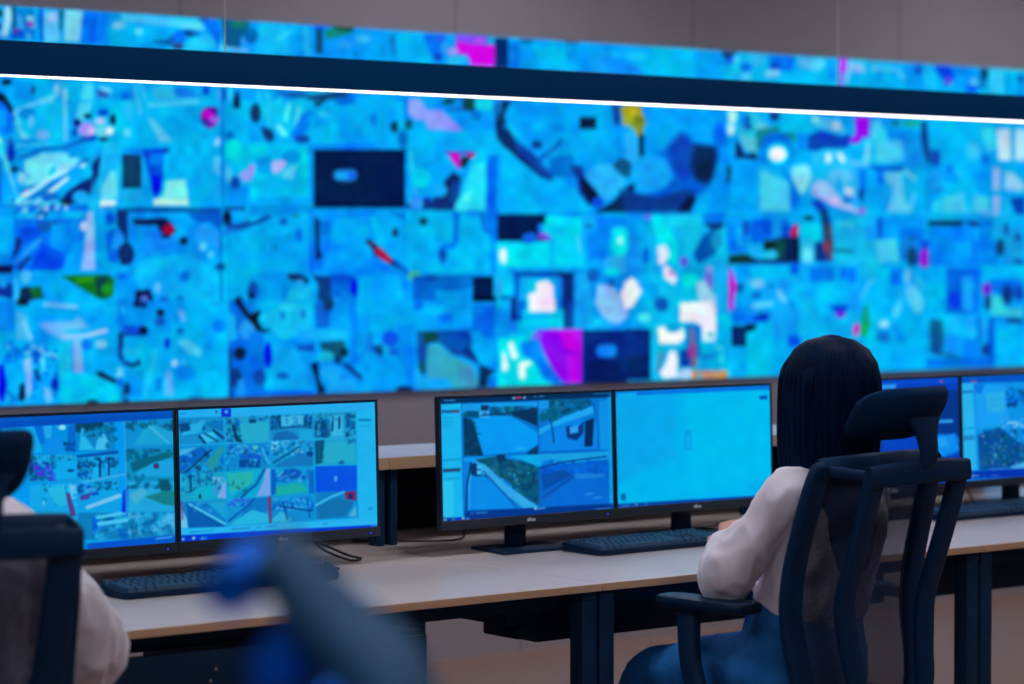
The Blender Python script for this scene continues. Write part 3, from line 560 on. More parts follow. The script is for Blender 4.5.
WALLPIC.draw('''
C 500 25 .1609
R 003078 8 -40 80 40 265; R 00a8f6 14 45 95 808 310; R 0088f6 14 45 95 110 270; P 00baf6 24 200 130 400 130 400 270 250 270; P 0090ea 16 400 110 480 120 480 240 410 210; P 0aa0f4 16 560 190 650 200 808 240 808 300 560 290; L 0ab4f4 12 24 620 170 808 190; R 003060 6 120 92 190 104; R 003058 6 400 92 480 108
R 009cf6 10 0 470 808 684; P 0a3468 14 0 470 60 460 20 560 40 640 100 700 0 700; P 00a8f6 24 360 500 680 490 720 684 420 684; R 071c40 10 487 570 590 645; P 0a50a0 12 680 480 740 500 740 684 700 600; E 0090e8 12 350 630 24 30
P 90a020 14 740 520 780 490 870 490 880 560 860 684 808 684 770 600; P 0a3060 10 740 684 760 580 800 684
C 625 25 .1609
R 00b2f4 14 0 130 600 340; E 10ccf4 24 60 190 70 30; P 00bef4 24 130 210 400 200 420 320 130 310; P 0a94f0 16 0 230 90 260 110 310 0 300; R 0098f6 20 430 160 600 330; P 082860 8 590 165 700 165 640 200 610 200; P 0860e8 12 630 200 690 200 680 240 600 230; E 70a0f8 12 700 220 34 34; P 10b8f4 14 700 180 808 180 808 350 620 340; E 0070f0 12 745 260 40 26; E 40c8f8 14 760 320 50 24
R 009af6 14 100 510 620 684; P a0a820 12 -30 500 60 500 110 560 125 620 100 684 70 690 -20 620; P 607818 12 60 560 120 580 100 660 40 620; P c0c020 10 20 520 70 510 60 550 20 560; R 10a8f6 14 0 650 60 700; E 0858c8 12 360 664 50 20; E 0870e0 14 550 660 40 30
R 14c8e8 10 625 530 808 684; P b0f0f0 10 635 530 690 530 680 600 640 620; E 0a50c0 10 752 585 20 34; R 0098f0 12 700 520 740 640
C 750 40 .1609
R 00b4f2 12 0 80 808 300; P 0078f0 14 110 90 270 100 250 190 120 190; E 0850c8 10 150 160 40 16; E 30b0f4 16 40 120 40 40; P 70c8f4 14 90 190 170 180 180 220 90 230; P 50c8f4 16 290 110 440 120 480 150 400 190 300 160; P 0090f4 14 470 110 540 120 530 250 480 240 460 150; P c000e8 8 552 100 595 108 590 180 575 215 550 200; P 8860f0 12 545 220 580 210 570 280 545 280; P 80b8f4 14 600 130 700 150 710 200 620 190 600 260 580 280; P 70c0f4 14 750 150 808 160 808 200 760 190; R 00b8f4 16 620 210 808 300
R 20c0ec 12 0 450 60 540; P 50c8d8 18 0 540 60 500 130 540 100 620 40 640 0 600; P 0a3c88 10 110 440 180 450 170 500 120 500; P 0a8898 16 0 560 240 520 280 600 250 684 0 684; E 0070e0 14 160 660 100 90; E 00c8f8 18 165 680 60 60; R 00b8f4 16 180 450 380 570; R 0088f8 14 290 580 360 684; P 0840c8 12 360 590 430 560 560 600 620 580 620 684 350 684; P 40c8f0 16 380 480 540 490 600 580 520 570 400 530; E 80d8f0 12 400 490 20 20; E a0d8f0 12 530 530 30 24; P 9400e8 8 645 470 740 475 735 600 680 610 650 645 610 630 650 580; P 50c8f0 16 760 500 808 500 808 684 740 684; P 00b0f8 16 440 660 600 650 700 640 740 620 740 684 440 684
C 875 50 .1609
R 00b0f2 12 0 70 926 280; L 48c8f8 10 20 0 110 130 120 190 190; R 0098f0 12 180 80 300 240; E 0860c8 12 265 125 26 30; P 10b8f4 14 290 110 370 120 370 250 300 250; P 0058e8 12 360 90 470 100 500 180 470 200 440 230 410 170 370 130; E 6060e8 8 450 190 24 20; R 0090f8 14 490 100 640 250; E 50c0f8 12 610 200 24 26; E 0058f0 10 600 240 44 26; R 0a4078 8 650 110 700 180; P 0a78c0 10 650 180 690 180 680 240 640 240; R 10b8f0 12 700 120 800 270; L 60d0f8 8 12 730 130 735 260; L 60c8f8 8 12 770 130 780 250; R 00a8f4 14 800 150 880 280; P 0848c0 8 880 150 926 150 926 200 890 200; L 0868d8 8 12 900 200 905 280
P 30d0f0 20 0 470 60 480 70 560 60 684 0 684; P 0a6c90 12 95 430 130 430 150 470 110 470; P 10a090 14 140 440 270 440 280 470 200 480; R 0094f0 14 80 490 280 600; P 20b8f0 20 0 600 160 560 200 684 0 684; P 0a3c88 12 280 440 320 440 330 580 310 684 290 600 280 560; R 00b0f4 16 340 450 660 684; E 0850b0 12 380 660 30 40; R 10b8f4 18 540 560 640 684; P 30c8f0 14 660 480 740 480 750 620 690 640 670 560; P a8d8f4 8 755 490 840 490 845 684 770 684; P 98d4f4 8 870 490 960 490 960 684 870 684; L 2098d8 6 12 855 480 858 684
C 500 125 .1609
R 00a0f6 12 0 0 808 540; P 00b2f6 20 0 120 60 170 280 340 400 350 560 500 560 540 0 540; P 062868 14 0 0 40 20 100 100 200 180 300 300 300 340 240 320 130 230 0 120; P 0848a8 14 60 60 130 130 330 310 300 350 200 260 100 160; E 0a4490 14 220 120 34 26; L 0868c8 12 30 240 210 320 150 370 100; R 062048 10 487 -20 590 22; E 0088ea 20 360 20 40 20
P 00a8f6 20 400 60 700 20 720 200 560 230 440 240; P 0070e0 16 300 200 440 180 480 280 460 330 300 310; P 0a3c98 14 420 250 500 250 520 330 600 420 570 470 540 500 480 420 470 330; P 061840 10 490 330 520 330 610 430 560 500 510 420; P 24b6fa 12 600 240 680 240 780 350 690 450 640 470 520 310; E 0858e0 10 600 480 36 34; P 062858 10 620 520 700 470 780 380 830 360 830 540 580 540; P 0a5880 12 690 250 740 200 808 220 808 320 760 320; P 20b0f4 14 760 60 830 20 850 200 800 230 770 150
R 001a54 6 -10 552 252 690; P 00dcf0 14 270 565 500 570 500 684 280 684; R 0aa4f6 12 500 550 600 684; R 0080f6 12 590 570 830 684; E 0a60b0 10 545 625 26 14; E 10c8f0 12 740 660 60 30; E 0870f0 10 240 640 24 34; E 8870f0 10 280 676 40 14
C 625 125 .1609
P 00a0f6 16 90 0 600 0 600 60 300 90 200 220 110 220; P 7a8820 10 20 -30 110 -20 105 60 80 50; P 062040 8 80 50 110 60 110 190 80 190; P 20b4f6 14 0 30 60 60 80 190 50 250 0 200; P 0064d8 50 200 170 300 100 340 40 390 60 410 110 470 100 580 150 560 260 520 380 440 440 400 540 0 540 0 400 100 440 240 380 300 330; P 0846b8 70 280 120 340 50 390 70 440 140 430 300 360 340 280 260; P 06285a 50 420 120 560 130 570 200 540 330 500 370 430 340 400 250; P 062448 18 430 250 540 200 520 340 450 330; E 10a8f8 50 160 300 120 110; P 084090 44 -40 400 200 450 360 400 440 420 400 540 0 540; P 061c48 12 360 470 400 430 440 460 400 540 320 540
P 009af6 16 600 0 640 200 640 540 480 530 560 380 590 220; E 0074f0 16 580 60 40 80; P 0a5080 10 630 250 660 260 650 350 625 370; R 00a4f6 14 660 210 808 540; P 20b8e0 14 630 0 700 0 720 120 808 180 808 0; P b8f0f0 8 630 0 680 0 660 60 640 60; P 50c8e0 16 700 60 808 80 808 170 740 150; P 0a2c68 10 680 90 710 120 740 180 808 180 808 210 680 205; E 0a58b0 10 760 10 26 16
R 00a0f6 12 0 545 110 684; P 00dcf0 14 150 560 240 560 250 684 170 684; P 10bce8 14 240 560 480 550 440 684 250 684; E 6078f0 10 135 570 24 14; R 0a3888 10 490 600 610 640; P 0070e8 12 470 550 640 540 600 600 490 600; E 1880d8 12 550 670 50 24; R 0098f6 14 620 560 740 684; E 0058e8 14 750 640 30 50; R 00a0f8 12 770 560 808 684
C 750 140 .1609
R 0aa8ec 12 50 150 250 450; P 40c8ec 16 60 180 180 240 240 260 240 440 60 440; P 0080e8 14 180 180 220 180 260 250 300 330 290 430 250 430 240 270; E 0090f0 12 165 90 110 90; E 00e8f8 12 166 86 70 66; E ffffff 14 166 86 50 42; P 0a3050 10 0 70 30 80 40 120 0 120; P 0848c0 10 350 -10 610 -20 600 50 470 50 380 60; P 9000e8 8 610 0 660 -10 700 0 660 20
P 78d8f0 16 255 170 340 150 390 190 360 280 320 340 290 300 255 230; P 20b8f4 14 380 80 450 60 580 50 660 150 680 330 680 430 560 420 460 370 380 310; E c8f0f8 8 483 110 18 30; P e0f0fa 8 530 80 560 80 590 130 570 140; E 0ab0f0 14 430 190 60 50; P 90c8f4 14 370 290 420 250 480 260 540 340 660 430 600 430 500 400; P e0d0f0 10 500 360 540 370 530 400 490 390; E 50c0f0 20 560 230 80 50; E 0a90e0 10 600 370 30 30; P b0d8f0 10 580 290 640 300 640 350 590 340; E 0aa0e8 12 550 280 20 44; L b0b8f8 8 16 380 320 520 400 690 450; E 7868f0 8 695 440 22 24
R 0084f4 12 680 180 720 330; E 0848a8 10 688 340 16 40; P 00b0f6 14 720 150 808 180 808 480 720 480; L 50c0f4 10 26 620 140 740 150; L 0848c0 8 16 740 160 808 180; R 10b4ee 12 740 -10 808 140; P 70c8f0 14 720 0 740 0 740 120 700 140
P 0a48c0 12 370 380 430 370 480 430 500 500 520 684 470 684 440 470; P 084080 10 430 430 470 440 500 530 510 684 460 684; P 40405c 8 465 520 500 520 520 684 475 684; P a02848 8 460 630 490 630 500 700 460 700; E 0a3458 8 360 482 34 14; R 0068e8 12 0 490 240 640; R 0aa0f4 12 130 480 190 600; P 0050e0 12 190 540 280 520 300 600 220 600; P c00840 8 250 560 280 520 296 530 290 600 250 600; R 0098f4 12 320 500 440 684; P 00c4f2 14 310 500 440 520 430 684 320 684; P 062848 10 80 640 200 600 300 600 310 684 80 684; E 0a3428 10 110 650 30 20; R 10b0ee 14 520 480 740 684; R 0a9cf4 12 720 480 808 684; L 50d0f0 6 10 540 520 630 520 630 560; E u 10 810 560 12 50
C 875 140 .1755
P 40c8f0 24 0 0 150 0 160 100 60 130 0 110; R 0a9cf4 12 160 0 260 150; P 0850a0 12 270 0 300 0 320 100 300 140 280 100; E 0a58c0 12 340 100 30 50; R 00b4f4 14 370 0 600 440; E 30c0f0 20 560 60 40 50; P 0068e0 12 610 80 650 100 640 140 610 130; P b8dcf4 8 695 -5 770 -5 775 115 710 110; P a8d8f4 8 795 -5 860 -5 860 110 800 110; L 10b8f0 8 16 610 0 640 80; L 0840c0 8 20 0 160 150 160; R 0078f0 10 10 170 45 250; P 58c4f0 14 50 190 160 180 150 220 170 340 210 410 70 410 90 300; E 0aa8ea 12 70 300 30 60; E 0aa8e8 12 195 290 34 70; L 60d0f4 8 22 170 180 260 245; L 60c0f8 8 14 220 310 200 400; R 00b4f4 12 230 150 290 430
P 10a0f4 14 300 200 380 170 390 280 310 290; L 0a60c8 8 14 335 290 390 280; E 0a78e8 10 425 170 16 24; E 60d8f8 6 473 190 8 10; R 0090f4 12 400 180 470 250; P 0098f4 14 570 200 650 180 650 300 590 290; P 40c8ec 18 390 330 500 300 520 390 560 400 560 310 650 330 650 410 370 410; P 20ccf0 14 330 340 400 330 390 410 320 410; P 90c0f4 8 675 155 710 160 710 290 675 280; P 90b4f4 8 675 320 712 320 705 430 680 430; P 88c4f4 10 745 180 790 190 850 250 850 290 740 280; P 0040b0 12 770 330 860 320 860 430 800 420; R 10a8f4 12 720 330 770 430; L 70c0f8 8 12 600 410 700 415; R 0aa8f0 10 230 430 860 450
R 0090f4 12 0 440 290 560; E 0850d0 12 28 500 16 60; P 30c0ec 20 0 590 100 560 130 684 0 684; P 0070e8 14 140 510 270 500 280 684 140 684; E 0a4880 14 210 610 40 60; R 052c50 8 302 458 500 488; P 0a3890 8 500 460 610 460 600 500 540 490; P 0088f6 12 305 495 560 490 600 684 305 684; R 0080f0 12 590 460 660 684; L 0a60d8 8 12 660 460 665 684; P a000d8 8 265 620 290 600 300 640 300 720 262 720; P 0850d8 10 270 580 310 580 305 620 270 620; P 10a0f4 14 690 480 740 480 730 560 690 550; P 0a4c90 12 690 570 740 560 740 640 700 640; E 0a48a0 10 750 510 14 40; R 1090e0 12 760 500 830 684; E 0a4098 10 820 560 20 24
C 500 225 .1609
R 06c4ee 14 0 100 520 270; P 00e0f0 24 20 130 300 100 300 250 20 250; R 00184c 6 -10 -10 225 96; P 0868e8 10 130 60 190 40 230 80 190 110 130 110; P 7850e8 8 220 60 310 50 325 80 290 90 230 80; P 00d8f0 14 250 -10 480 -10 500 240 320 240 330 90 260 40; E f0f0fa 8 14 190 16 50; P 0080f4 12 530 30 680 20 660 230 600 200 550 220; L 60e8f8 10 12 480 70 490 160
R 0090ec 12 0 270 808 684; P 00c0ee 12 0 250 70 300 60 440 0 430; R 0a1c50 8 85 295 450 320; R 0050c0 10 90 300 360 600; R 08307c 8 380 310 450 640; R 0aacf4 12 110 320 360 600; P 00c8f0 12 160 340 320 330 350 560 140 560; P f0f0fa 6 165 430 220 410 215 360 280 340 325 380 325 470 338 540 175 545; P 00d0ec 14 120 580 380 570 370 640 120 640; R 0a4aa8 8 60 460 90 600; R 0a90f4 12 0 470 60 684; E 0858b8 10 30 450 40 10; P 0078e8 14 460 400 520 340 540 600 460 520; R 10a4f2 14 460 300 560 470
E 00e0f0 16 750 110 60 90; E b0f4f4 12 755 95 30 26; P 20b0f0 14 640 200 808 180 808 300 640 300; E 00d8e8 14 690 290 50 24; E 0a60c0 12 570 310 40 44; P 80b8f0 16 600 370 680 370 740 430 808 480 780 580 720 620 640 570 590 480; P e0ecf6 12 740 420 808 320 830 340 860 420 808 500 760 480; E 0a68c0 10 690 360 30 26; R 0aa4ee 12 460 590 700 645; E 10c4e8 14 590 600 40 16
R 9000f0 6 250 650 500 700; E 4000f0 8 230 670 30 30; R 002a7c 6 505 655 830 700
C 625 225 .1609
R 06b4ea 12 140 0 640 684; P 00e0ec 14 170 0 250 0 330 120 300 250 200 160; P d0e8f4 10 195 130 250 120 270 180 240 250 200 240; P e0e0f4 10 230 260 260 250 320 330 300 370 240 330; E c888d8 8 285 300 24 14; P 0cb0e0 14 300 0 480 0 440 180 350 120; P 0058b0 14 480 60 540 30 590 60 560 180 450 240 420 180; P 1080c0 14 530 60 600 40 600 130 540 150; P 0a2c78 10 500 0 610 0 590 30 530 30; E 5858e0 10 360 225 26 30; E 00e8e8 20 400 340 50 44; P 6878e0 12 490 300 540 280 545 400 500 400; E a098e8 8 520 270 16 16; P 90c8f0 14 440 360 490 340 550 440 600 400 600 560 460 500; P e4e8f4 10 350 490 450 480 540 470 560 590 540 610 350 600; R 0870c8 12 200 460 250 530; P 00a0e8 16 140 330 230 400 180 500 140 450; E 40e0f0 14 115 575 40 30; E 10c0ec 14 225 410 16 24; P e0ecf6 10 -10 350 60 340 100 410 40 510 -10 520; P 0a9cf0 14 0 60 60 60 100 200 140 240 100 330 0 300; E 00e0ec 10 -5 110 20 60; E 0068d8 12 125 190 24 50
R 06a4f0 10 615 250 660 600; P 10b0f4 12 550 240 620 200 620 600 570 560; P c400d0 8 640 260 665 290 690 380 675 440 670 530 645 530; P a050e8 10 640 260 660 290 655 350 640 340; R 0098f0 12 690 240 808 600; E 0850b8 10 710 390 24 34; E 40b8f4 14 790 350 30 30; E 0860d0 12 800 430 20 26; P 0078f4 12 620 0 740 0 760 160 640 180; P 0aa0f6 12 680 20 720 0 740 140 690 120; P 0a3838 12 640 190 700 180 808 180 808 240 640 240; E 20a8f4 10 800 160 30 30; E 0a50b8 10 745 20 20 40
R f0f0fa 8 195 630 360 684; E 00a8e0 10 295 620 50 40; R 0a50a8 10 370 620 470 684; E 7878b8 8 410 660 16 24; R b0f0f0 10 480 620 570 684; E 40c8e0 8 535 670 20 14; R 00c4ec 12 575 560 640 684; R 042258 8 655 620 808 684; R 042a78 6 -10 650 150 700
C 750 240 .1609
R 0aa0f2 12 0 150 260 684; R 06b0f2 12 260 150 680 684; P 062450 10 220 -10 305 -10 305 140 0 140 0 120 200 120; P 0a4448 12 80 0 220 -10 200 120 100 110; E 20b0e8 12 130 90 40 30; E 06202c 8 120 35 40 20; P 10a0f4 12 0 30 70 40 70 100 0 110; R 20c4f0 12 310 0 400 150; E 60e0f4 12 355 90 30 50; R 084090 10 400 10 510 130; P 604058 8 460 0 500 0 510 120 480 120; E 904060 8 470 40 14 30; R 10b8f0 14 520 0 700 150; L 0868a0 8 20 530 65 630 70; L 0a60d0 8 12 0 146 300 148
R 00b8f4 16 0 160 240 240; E 70c0f4 14 45 270 40 26; E 0a50a8 8 125 285 14 12; E 0860c8 12 35 345 30 20; L 60c4f4 10 24 20 410 130 395; P 60c8f4 10 160 310 190 310 230 380 200 390 170 350; P 0060e0 12 0 470 60 460 130 450 100 500 0 510; E 0a3c88 8 75 470 20 16; R 06244c 8 -10 525 40 580; P 00b4f4 16 50 540 160 480 240 500 230 684 0 684; E 0060e8 14 275 180 30 34; R 0078e8 12 245 380 280 500; E 0060f0 12 270 600 30 40
R 0084ee 14 370 170 520 260; R 0078f8 14 560 170 660 270; P 00b8f4 24 400 280 600 240 640 320 600 420 420 500; P 0088ec 12 470 400 620 400 600 440 560 500 500 430; E 7800d8 10 562 458 30 26; P 0040d8 10 500 410 610 410 590 450 530 450; R 0a98f4 12 620 280 680 440; L 40ccf0 8 20 690 360 740 270 808 220; P 00b8e8 18 700 340 808 260 808 684 700 684; P 0a9880 16 700 420 730 400 750 520 720 590 690 540; P 0aa858 12 690 520 740 520 730 600 690 600; P c808c0 8 645 540 665 515 682 540 675 590 655 598 640 570; P c870d0 8 650 580 680 580 670 600 650 600; R 10b4e8 12 700 0 808 250
C 875 240 .2047
P 40c4ec 20 0 0 100 0 120 100 20 110; P 0a78e0 14 130 0 220 0 210 120 130 80; E 0a4878 12 180 80 26 50; R 00a8ee 12 0 130 250 640; P 9400d8 6 225 40 255 30 262 120 235 140 220 110; P 0c40d0 8 220 0 270 0 260 40 230 50; R 0080f0 10 268 0 600 125; P 0094f4 14 350 10 480 10 460 110 320 110; L 0a60d8 8 10 485 0 490 110; E 0a4080 12 615 40 24 40; R 1090e0 12 640 0 728 120; E 0848b0 10 705 115 30 24; P 00b8f2 14 0 130 60 140 60 300 0 420; R 0078ec 14 75 140 130 220; E 60c8f4 12 160 180 14 40; P 50c4f0 12 150 230 200 220 240 300 230 350 200 360 150 270; P 48c4f0 12 130 230 130 320 120 370 90 380 90 340 120 300; L 40c8f4 8 10 200 180 240 230; E 90dcf8 10 45 412 24 16; E 0870d0 12 40 475 34 26; P 0080ec 14 100 420 150 470 140 510 110 490; P 00b2f4 18 40 520 160 500 240 400 245 630 20 620
R 00b4f4 12 258 130 340 370; R 0068e4 10 350 135 510 360; P 10a4f8 12 425 180 480 170 480 350 430 340; E 0848f0 12 390 295 30 44; R 0078f0 12 480 150 520 350; P 0a5c90 12 268 390 330 390 345 500 330 560 270 550; P 0a4498 12 290 440 330 500 320 570 280 560; P 10acf4 14 350 380 420 370 410 480 360 440; P 0a88ec 12 340 470 420 460 420 560 340 560; L 0a5890 8 16 330 560 420 580; R 10a8f4 14 440 370 500 480; R 0088f4 14 430 480 510 600; P 10a0f4 12 520 380 560 390 570 470 530 480; E 0848a8 10 570 440 14 40; E 0a3c88 10 550 540 24 30; R 0070e0 12 258 580 590 625; L 0858c8 8 12 510 380 515 500
R 00b0f2 14 530 120 728 200; R 0078ec 10 560 190 728 260; P 7010d0 8 530 215 565 210 570 260 540 275 528 250; R 0a3878 10 540 275 570 340; E 0a3c90 12 650 270 30 50; E 0848b8 12 710 260 24 40; P 30c8d8 14 570 260 620 280 640 340 728 330 728 380 570 370; R 0a2c78 8 650 388 728 408; R 00b0f4 14 590 410 900 620; R 0060d8 8 560 380 590 600
E 0a90e0 20 780 200 30 60; E 20c0f0 20 820 300 40 60
C 490 300 .1609
R 00b8ea 12 30 0 350 545; R 0a90f4 12 100 10 160 200; L 08308c 8 40 140 0 140 110; R 0058c8 10 165 0 210 130; R 00c4f0 10 190 60 450 180; R 0a48a8 8 470 0 515 170; R f0f0fa 6 235 -10 395 72; L 00e0f0 10 30 200 140 430 130; R 0098f4 12 20 60 110 545; P 00d8ec 20 40 240 200 220 280 380 380 520 380 545 40 545; P e0f8fa 8 105 270 130 255 145 310 165 350 145 375 120 350; P e0fafa 8 70 320 85 330 105 420 85 450 65 430; P e0fafa 8 170 390 240 380 250 400 210 420 210 490 180 495 170 460; P 0078f4 14 180 260 300 240 320 380 430 545 330 500 260 380 190 340; P 0a60f0 12 290 280 330 380 440 500 440 520 380 510 320 420
P 8a00ec 6 280 185 565 180 565 520 450 520 380 430 320 320; P c000e4 30 420 190 555 195 555 330 460 300; P b400e8 14 470 340 550 340 550 515 480 515; P 6a50f0 8 240 240 280 190 310 200 300 250; L b030f0 6 14 370 190 520 185; R 04227c 6 568 188 850 520; R 031c5c 30 600 380 820 515; E 0a50b0 10 718 315 70 50; P 0c80f4 8 670 285 760 283 776 300 776 335 755 352 675 352 660 335 660 300; R 0aa0f0 10 515 0 640 180; P 80c0f0 12 640 0 760 0 808 50 808 120 740 140 680 80
C 615 300 .1462
R 042a80 6 60 198 238 545; R 031c60 40 60 380 225 545; R 00bcea 8 245 130 790 550; P f0f0fa 8 285 190 340 180 370 220 430 215 460 190 475 260 430 300 300 300; E 00a8e0 10 390 190 50 34; P e8ecf6 10 440 20 620 10 680 60 690 180 680 280 600 280 590 180 540 150 440 150; E 30b8c0 8 650 240 24 20; P e8f4fa 10 370 350 410 350 425 420 420 500 440 530 330 540 300 500 340 440; P 4898b8 14 290 350 340 370 300 500 270 500; R 0870c8 12 480 170 580 400; R 0848a8 12 440 340 530 460; P 706898 8 510 190 530 190 550 300 560 460 520 470 510 350; E 9040a0 8 520 355 24 44; P 0a80d8 10 580 380 700 370 690 400 600 410; L 50f0f8 8 14 640 440 700 440 740 400 740 340 690 320; R 00a8e4 12 580 420 720 500; P a8c8e8 12 430 480 520 470 540 540 440 550; R c08050 8 530 488 765 540; R a8987c 8 590 492 700 540; R d88038 8 525 490 570 530; R d08040 8 715 490 760 520; R 20b8e8 10 560 500 620 540; R c09070 6 580 500 720 538; R 00b0f0 10 740 180 785 480
E 0a60c0 12 310 30 50 50; R 042458 6 800 185 890 320; R 00a8f4 12 795 320 890 545; R 0090f8 12 800 60 890 175; P b040f0 8 770 0 810 0 805 60 775 60
C 720 300 .1316
R 00b4f4 12 80 140 600 600; R 042868 6 85 195 200 355; R 052048 8 190 185 275 245; P 0078f0 14 90 120 260 110 250 180 90 180; P 0050d8 12 240 140 370 110 360 160 260 170; R 0a98f4 12 400 60 600 300; E 0060f0 14 560 310 50 50; P 00bcf4 24 200 260 300 200 400 180 420 560 200 560; P 00a4f6 16 90 370 200 370 200 580 90 580; R 00b0f4 20 380 420 1200 600
''')
WALLPIC.grain(0.07, [34, 15, 8], 5)
WALLPIC.soften(1.0)
WALLPIC.sharpen(3.0, .45)

# ---- desk displays (painted in finer pictures)
DESKPIC = Canvas(-70, 360, 1120, 580, 3.0, '00a0f0')
DESKPIC.sop = .5
PAL.update(g='0a5a54', h='2a7090', k='0a3050', y='5a9890')
D = DESKPIC.draw
